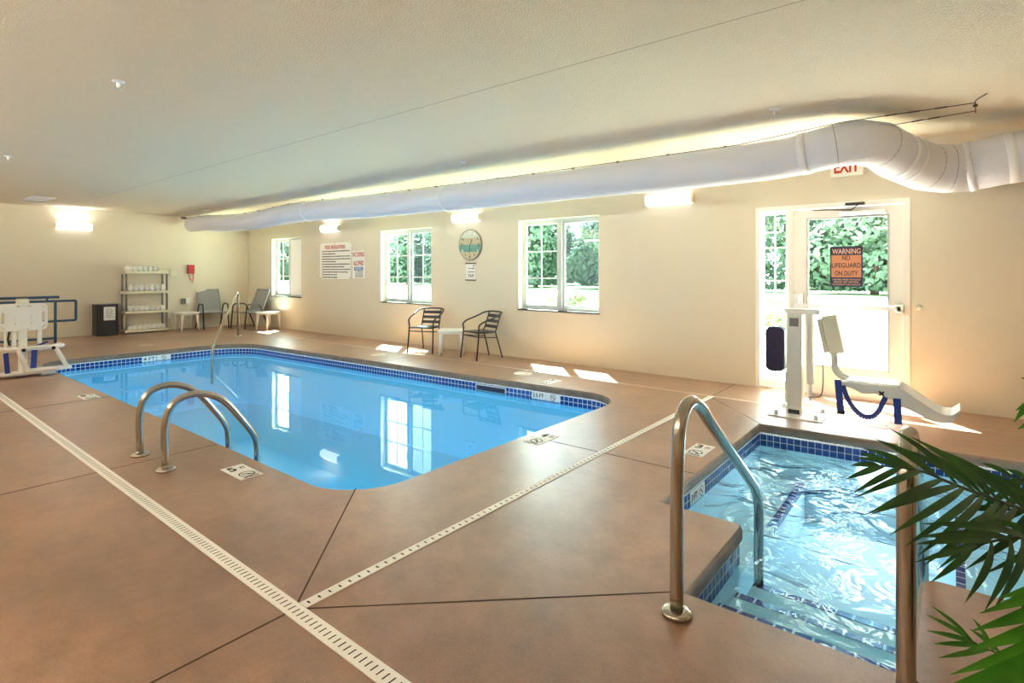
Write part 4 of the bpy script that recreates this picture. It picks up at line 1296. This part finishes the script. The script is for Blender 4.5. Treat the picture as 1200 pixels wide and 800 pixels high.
crown = PO + Vector((0, 0, .72))
q = W_at
# frond A: long one crossing the hot tub
frond([crown, q(1290, 628, 1.52), q(1190, 594, 1.44), q(1122, 569, 1.38), q(1079, 552, 1.36), q(1030, 545, 1.34)],
      [(.99, q(997, 543, 1.33)), (.97, q(991, 558, 1.31)), (.92, q(1006, 528, 1.38)), (.91, q(1000, 572, 1.28)), (.86, q(1003, 533, 1.38)), (.82, q(1011, 522, 1.40)), (.81, q(1004, 575, 1.27)),
       (.76, q(1025, 510, 1.42)), (.67, q(1016, 593, 1.24)), (.70, q(1034, 513, 1.44)), (.61, q(1020, 592, 1.24)), (.59, q(1043, 497, 1.45)), (.565, q(1042, 616, 1.22)), (.53, q(1050, 518, 1.48)),
       (.535, q(1060, 629, 1.22)), (.48, q(1066, 505, 1.48)), (.45, q(1085, 514, 1.5)), (.46, q(1082, 650, 1.22)), (.41, q(1090, 519, 1.52)), (.40, q(1112, 650, 1.24)), (.36, q(1112, 530, 1.54)), (.30, q(1140, 540, 1.56)), (.28, q(1150, 660, 1.3)), (.50, q(1074, 520, 1.5)), (.5, q(1075, 640, 1.22)), (.42, q(1098, 655, 1.23)), (.38, q(1100, 520, 1.53)), (.34, q(1128, 534, 1.55)), (.34, q(1130, 655, 1.26))], 'palm', .0100, droop=.08)
# frond B: below A, drooping towards the camera
frond([crown, q(1290, 655, 1.42), q(1215, 632, 1.32), q(1175, 632, 1.26), q(1140, 640, 1.22)],
      [(.97, q(1073, 651, 1.14)), (.84, q(1071, 629, 1.16)), (.70, q(1070, 619, 1.18)), (.55, q(1079, 602, 1.2)), (.99, q(1090, 676, 1.13)), (.83, q(1131, 698, 1.11)), (.68, q(1154, 706, 1.11)), (.6, q(1164, 704, 1.11)),
       (.52, q(1193, 716, 1.13)), (.42, q(1150, 600, 1.34)), (.4, q(1215, 720, 1.2))], 'palm', .0100, droop=.08)
# frond C: bright near leaves at the lower right
frond([crown, q(1330, 640, 1.1), q(1320, 700, .95), q(1310, 770, .86), q(1300, 850, .8)],
      [(.30, q(1148, 704, .98)), (.40, q(1138, 725, .94)), (.36, q(1170, 690, 1.0)), (.5, q(1113, 773, .86)), (.56, q(1083, 795, .82)), (.62, q(1098, 806, .8)), (.70, q(1120, 828, .78)), (.78, q(1150, 850, .76)), (.46, q(1128, 748, .9)), (.9, q(1190, 900, .74))], 'palm_light', .0165, droop=.15)
# frond D: small young one low in front of the tub
frond([crown, q(1240, 790, 1.6), q(1180, 770, 1.62), q(1140, 752, 1.62)],
      [(1.0, q(1091, 706, 1.64)), (.98, q(1085, 716, 1.63)), (.96, q(1086, 735, 1.62)), (.9, q(1094, 750, 1.6)), (.85, q(1100, 766, 1.58)), (.8, q(1140, 722, 1.66)), (.7, q(1136, 734, 1.64))], 'palm_light', .0095, .005)
# frond E: upright behind, tip showing at the right edge
frond([crown, q(1290, 560, 1.75), q(1255, 490, 1.8), q(1215, 455, 1.8)],
      [(1.0, q(1188, 492, 1.8)), (.9, q(1190, 478, 1.78)), (.8, q(1192, 500, 1.8)), (.95, q(1196, 440, 1.8)), (.7, q(1230, 420, 1.82)), (.6, q(1215, 540, 1.76))], 'palm_light', .014)
# frond F and G: darker ones behind A towards the right edge
frond([crown, q(1280, 600, 1.7), q(1215, 566, 1.72), q(1160, 556, 1.72)],
      [(1.0, q(1132, 545, 1.72)), (.93, q(1128, 566, 1.7)), (.85, q(1150, 540, 1.74)), (.8, q(1140, 580, 1.68)), (.7, q(1178, 548, 1.76)), (.68, q(1160, 600, 1.66)), (.55, q(1195, 610, 1.64)), (.5, q(1215, 540, 1.78)), (.75, q(1148, 592, 1.66)), (.6, q(1178, 606, 1.65))], 'palm', .012)
frond([crown, q(1290, 640, 1.6), q(1225, 606, 1.58), q(1172, 596, 1.56)],
      [(1.0, q(1130, 594, 1.55)), (.94, q(1128, 612, 1.54)), (.86, q(1145, 625, 1.52)), (.8, q(1170, 640, 1.5)), (.7, q(1190, 650, 1.5)), (.9, q(1150, 582, 1.58)), (.75, q(1180, 575, 1.6))], 'palm', .012)
for k in range(4):        # fronds away from the camera, over the right part of the deck
    a = R(-70 + 45 * k); dv = Vector((math.cos(a), math.sin(a), 0))
    if dv.x < .2: dv = Vector((.6, -.75, 0)).normalized()
    c_ = [crown, crown + dv * .25 + Vector((0, 0, .25)), crown + dv * .55 + Vector((0, 0, .28)), crown + dv * .85 + Vector((0, 0, .1))]
    sd_ = Vector((-dv.y, dv.x, 0)); pr_ = []
    for j in range(1, 11):
        t = .25 + .075 * j; p = c_[0].lerp(c_[3], t) + Vector((0, 0, .25 * math.sin(PI * t)))
        for s in (-1, 1): pr_.append((t, p + sd_ * s * .22 * (1.15 - t * .6) + dv * .15 - Vector((0, 0, .06))))
    frond(c_, pr_, 'palm', .012, up=Vector((0, 0, 1)))

# ------------------------------------------------------------------ outside
b = bmesh.new(); boxm(b, -140, 60, YB + WT, 36, -.12, -.02); struct(obj('ground_lawn', b, 'lawn'))
b = bmesh.new(); boxm(b, -140, 60, 36, 90, -.12, -.01); struct(obj('ground_grass', b, 'grass'))
b = bmesh.new(); boxm(b, -4.0, 4.0, YB + WT, 11.5, -.11, -.005); struct(obj('ground_patio', b, 'patio'))

def foliage(n, rx, rz, cz, size, rnd, b=None, lobes_n=9):
    b = b or bmesh.new()
    lobes = [(Vector((rnd.uniform(-.75, .75) * rx, rnd.uniform(-.5, .5) * rx, cz + rnd.uniform(-.85, .75) * rz)), rnd.uniform(.35, .6)) for _ in range(lobes_n)]
    for k in range(n):
        c, s = rnd.choice(lobes)
        v = Vector((rnd.gauss(0, 1), rnd.gauss(0, 1), rnd.gauss(0, 1))).normalized()
        p = c + Vector((v.x * rx * s, v.y * rx * s, v.z * rz * s)) * rnd.uniform(.75, 1.05)
        p.z = max(p.z, size * .7)
        nrm = (v + Vector((rnd.uniform(-.7, .7), rnd.uniform(-.7, .7), rnd.uniform(-.3, .9)))).normalized()
        t = nrm.cross(Vector((rnd.uniform(-1, 1), rnd.uniform(-1, 1), rnd.uniform(-1, 1)))).normalized(); u = nrm.cross(t)
        l = size * rnd.uniform(.6, 1.2); w = l * .55
        vs = [b.verts.new(p + t * l * x + u * w * y + nrm * z) for x, y, z in ((-.5, 0, 0), (0, -.5, .05 * l), (.5, 0, 0), (0, .5, .05 * l))]
        b.faces.new(vs)
    return b
def make_tree(label, loc, hgt, rx, seed):
    rn = random.Random(seed)
    r = thing('tree', label, 'tree', loc, 0, 'trees beyond the lawn')
    obj('foliage', foliage(9000, rx * 1.08, hgt * .46, hgt * .46, .55, rn, lobes_n=22), 'tree', r)
    b = bmesh.new(); tube(b, [(0, 0, -.02), (.1, 0, hgt * .4), (0, .1, hgt * .75)], [.25, .18, .06], 8)
    obj('trunk', b, 'bark', r)
    return r
NEARROW = [(-12.6, 'left of the glass door'), (-3.8, 'right of the warning sign through the door'), (-39.4, 'through the left grid panes nearest the door'), (-30.6, 'behind the middle post of the window nearest the door'), (-21.8, 'beyond the right edge of the window nearest the door'),
           (-66.4, 'at the left edge of the middle window'), (-57.6, 'behind the middle post of the middle window'), (-48.8, 'through the right sash of the middle window'), (-95.4, 'at the left edge of the far corner window'), (-86.6, 'in the centre of the far corner window'), (-77.8, 'at the right of the far corner window')]
FARROW = [(-16.6, 'through the slim sidelight'), (-8.4, 'behind the warning sign on the door'), (.6, 'at the right edge of the door glass'), (-41.6, 'left of the window nearest the door'), (-33.2, 'between the grid bars nearest the door'), (-25.0, 'through the screened sash nearest the door'),
          (-71.6, 'left of the middle window'), (-62.4, 'between the grid bars of the middle window'), (-53.4, 'through the screened sash of the middle window'), (-102, 'left of the far corner window'), (-91.6, 'between the grid bars of the far corner window'), (-82.4, 'beside the white sash of the far corner window')]
tpro = []
for row, y, word in ((NEARROW, 41, 'front row tree seen '), (FARROW, 50.5, 'back row tree seen ')):
    for k, (x, l) in enumerate(row):
        if len(tpro) < 3: tpro.append(make_tree(word + l, (x, y, 0), (8.6, 8.0, 9.0)[k], 3.0, 11 + k))
        else: dup(tpro[k % 3], (x, y + (k % 2) * .6, 0), R(90) * (k % 4), word + l)

fb = thing('flower_planter', 'planter of red flowers outside the window nearest the door', 'planter', (-5.75, 8.7, -.02))
b = bmesh.new(); lathe(b, [(0, 0), (.18, 0), (.24, .45), (.26, .47), (.26, .5), (.22, .5), (0, .47)], (0, 0, 0), 20); obj('pot', b, 'terracotta', fb)
rn = random.Random(5)
obj('foliage', foliage(420, .42, .3, .72, .12, rn), 'bush', fb)
b = bmesh.new()
for k in range(26):
    p = Vector((rn.uniform(-.4, .4), rn.uniform(-.35, .35), rn.uniform(.75, 1.06)))
    for j in range(5):
        a = 2 * PI * j / 5; vs = [b.verts.new(p + Vector(q_)) for q_ in ((0, 0, 0), (.04 * math.cos(a), .04 * math.sin(a), .02), (.05 * math.cos(a + .6), .05 * math.sin(a + .6), .015), (.03 * math.cos(a + 1.2), .03 * math.sin(a + 1.2), .01))]
        b.faces.new(vs)
obj('flowers', b, 'flower', fb)
bs = thing('bush', 'round light green bush outside the sidelight', 'bush', (-3.3, 13.0, -.02))
obj('foliage', foliage(1500, .9, .55, .65, .16, random.Random(8)), 'bush', bs)
b = bmesh.new(); tube(b, [(0, 0, 0), (.05, 0, .5)], [.05, .02], 6); obj('trunk', b, 'bark', bs)
pt = thing('patio_table', 'grey metal patio table outside the sidelight', 'table', (-2.6, 10.2, 0))
b = bmesh.new(); lathe(b, [(0, .70), (.55, .70), (.56, .715), (.55, .73), (0, .73)], (0, 0, 0), 32); obj('table_top', b, 'outmetal', pt)
for k in range(4):
    a = R(45 + 90 * k); b = bmesh.new(); tube(b, spline([(.42 * math.cos(a), .42 * math.sin(a), .70), (.36 * math.cos(a), .36 * math.sin(a), .3), (.48 * math.cos(a), .48 * math.sin(a), 0)], 4), .016, 8); obj('leg', b, 'outmetal', pt)
pc = thing('patio_chair', 'grey metal patio chair with red cushion outside the sidelight', 'chair', (-2.1, 9.0, 0), R(150))
b = bmesh.new()
for s in (-1, 1): tube(b, fil([(s * .24, -.25, 0), (s * .24, -.22, .62), (s * .24, .2, .64), (s * .24, .28, 0)], .06), .013, 8)
tube(b, fil([(-.22, .2, .42), (-.22, .3, .9), (.22, .3, .9), (.22, .2, .42)], .08), .013, 8); obj('frame', b, 'outmetal', pc)
b = bmesh.new(); boxm(b, -.22, .22, -.22, .22, .42, .48, 0, .015); obj('cushion', b, 'red', pc)
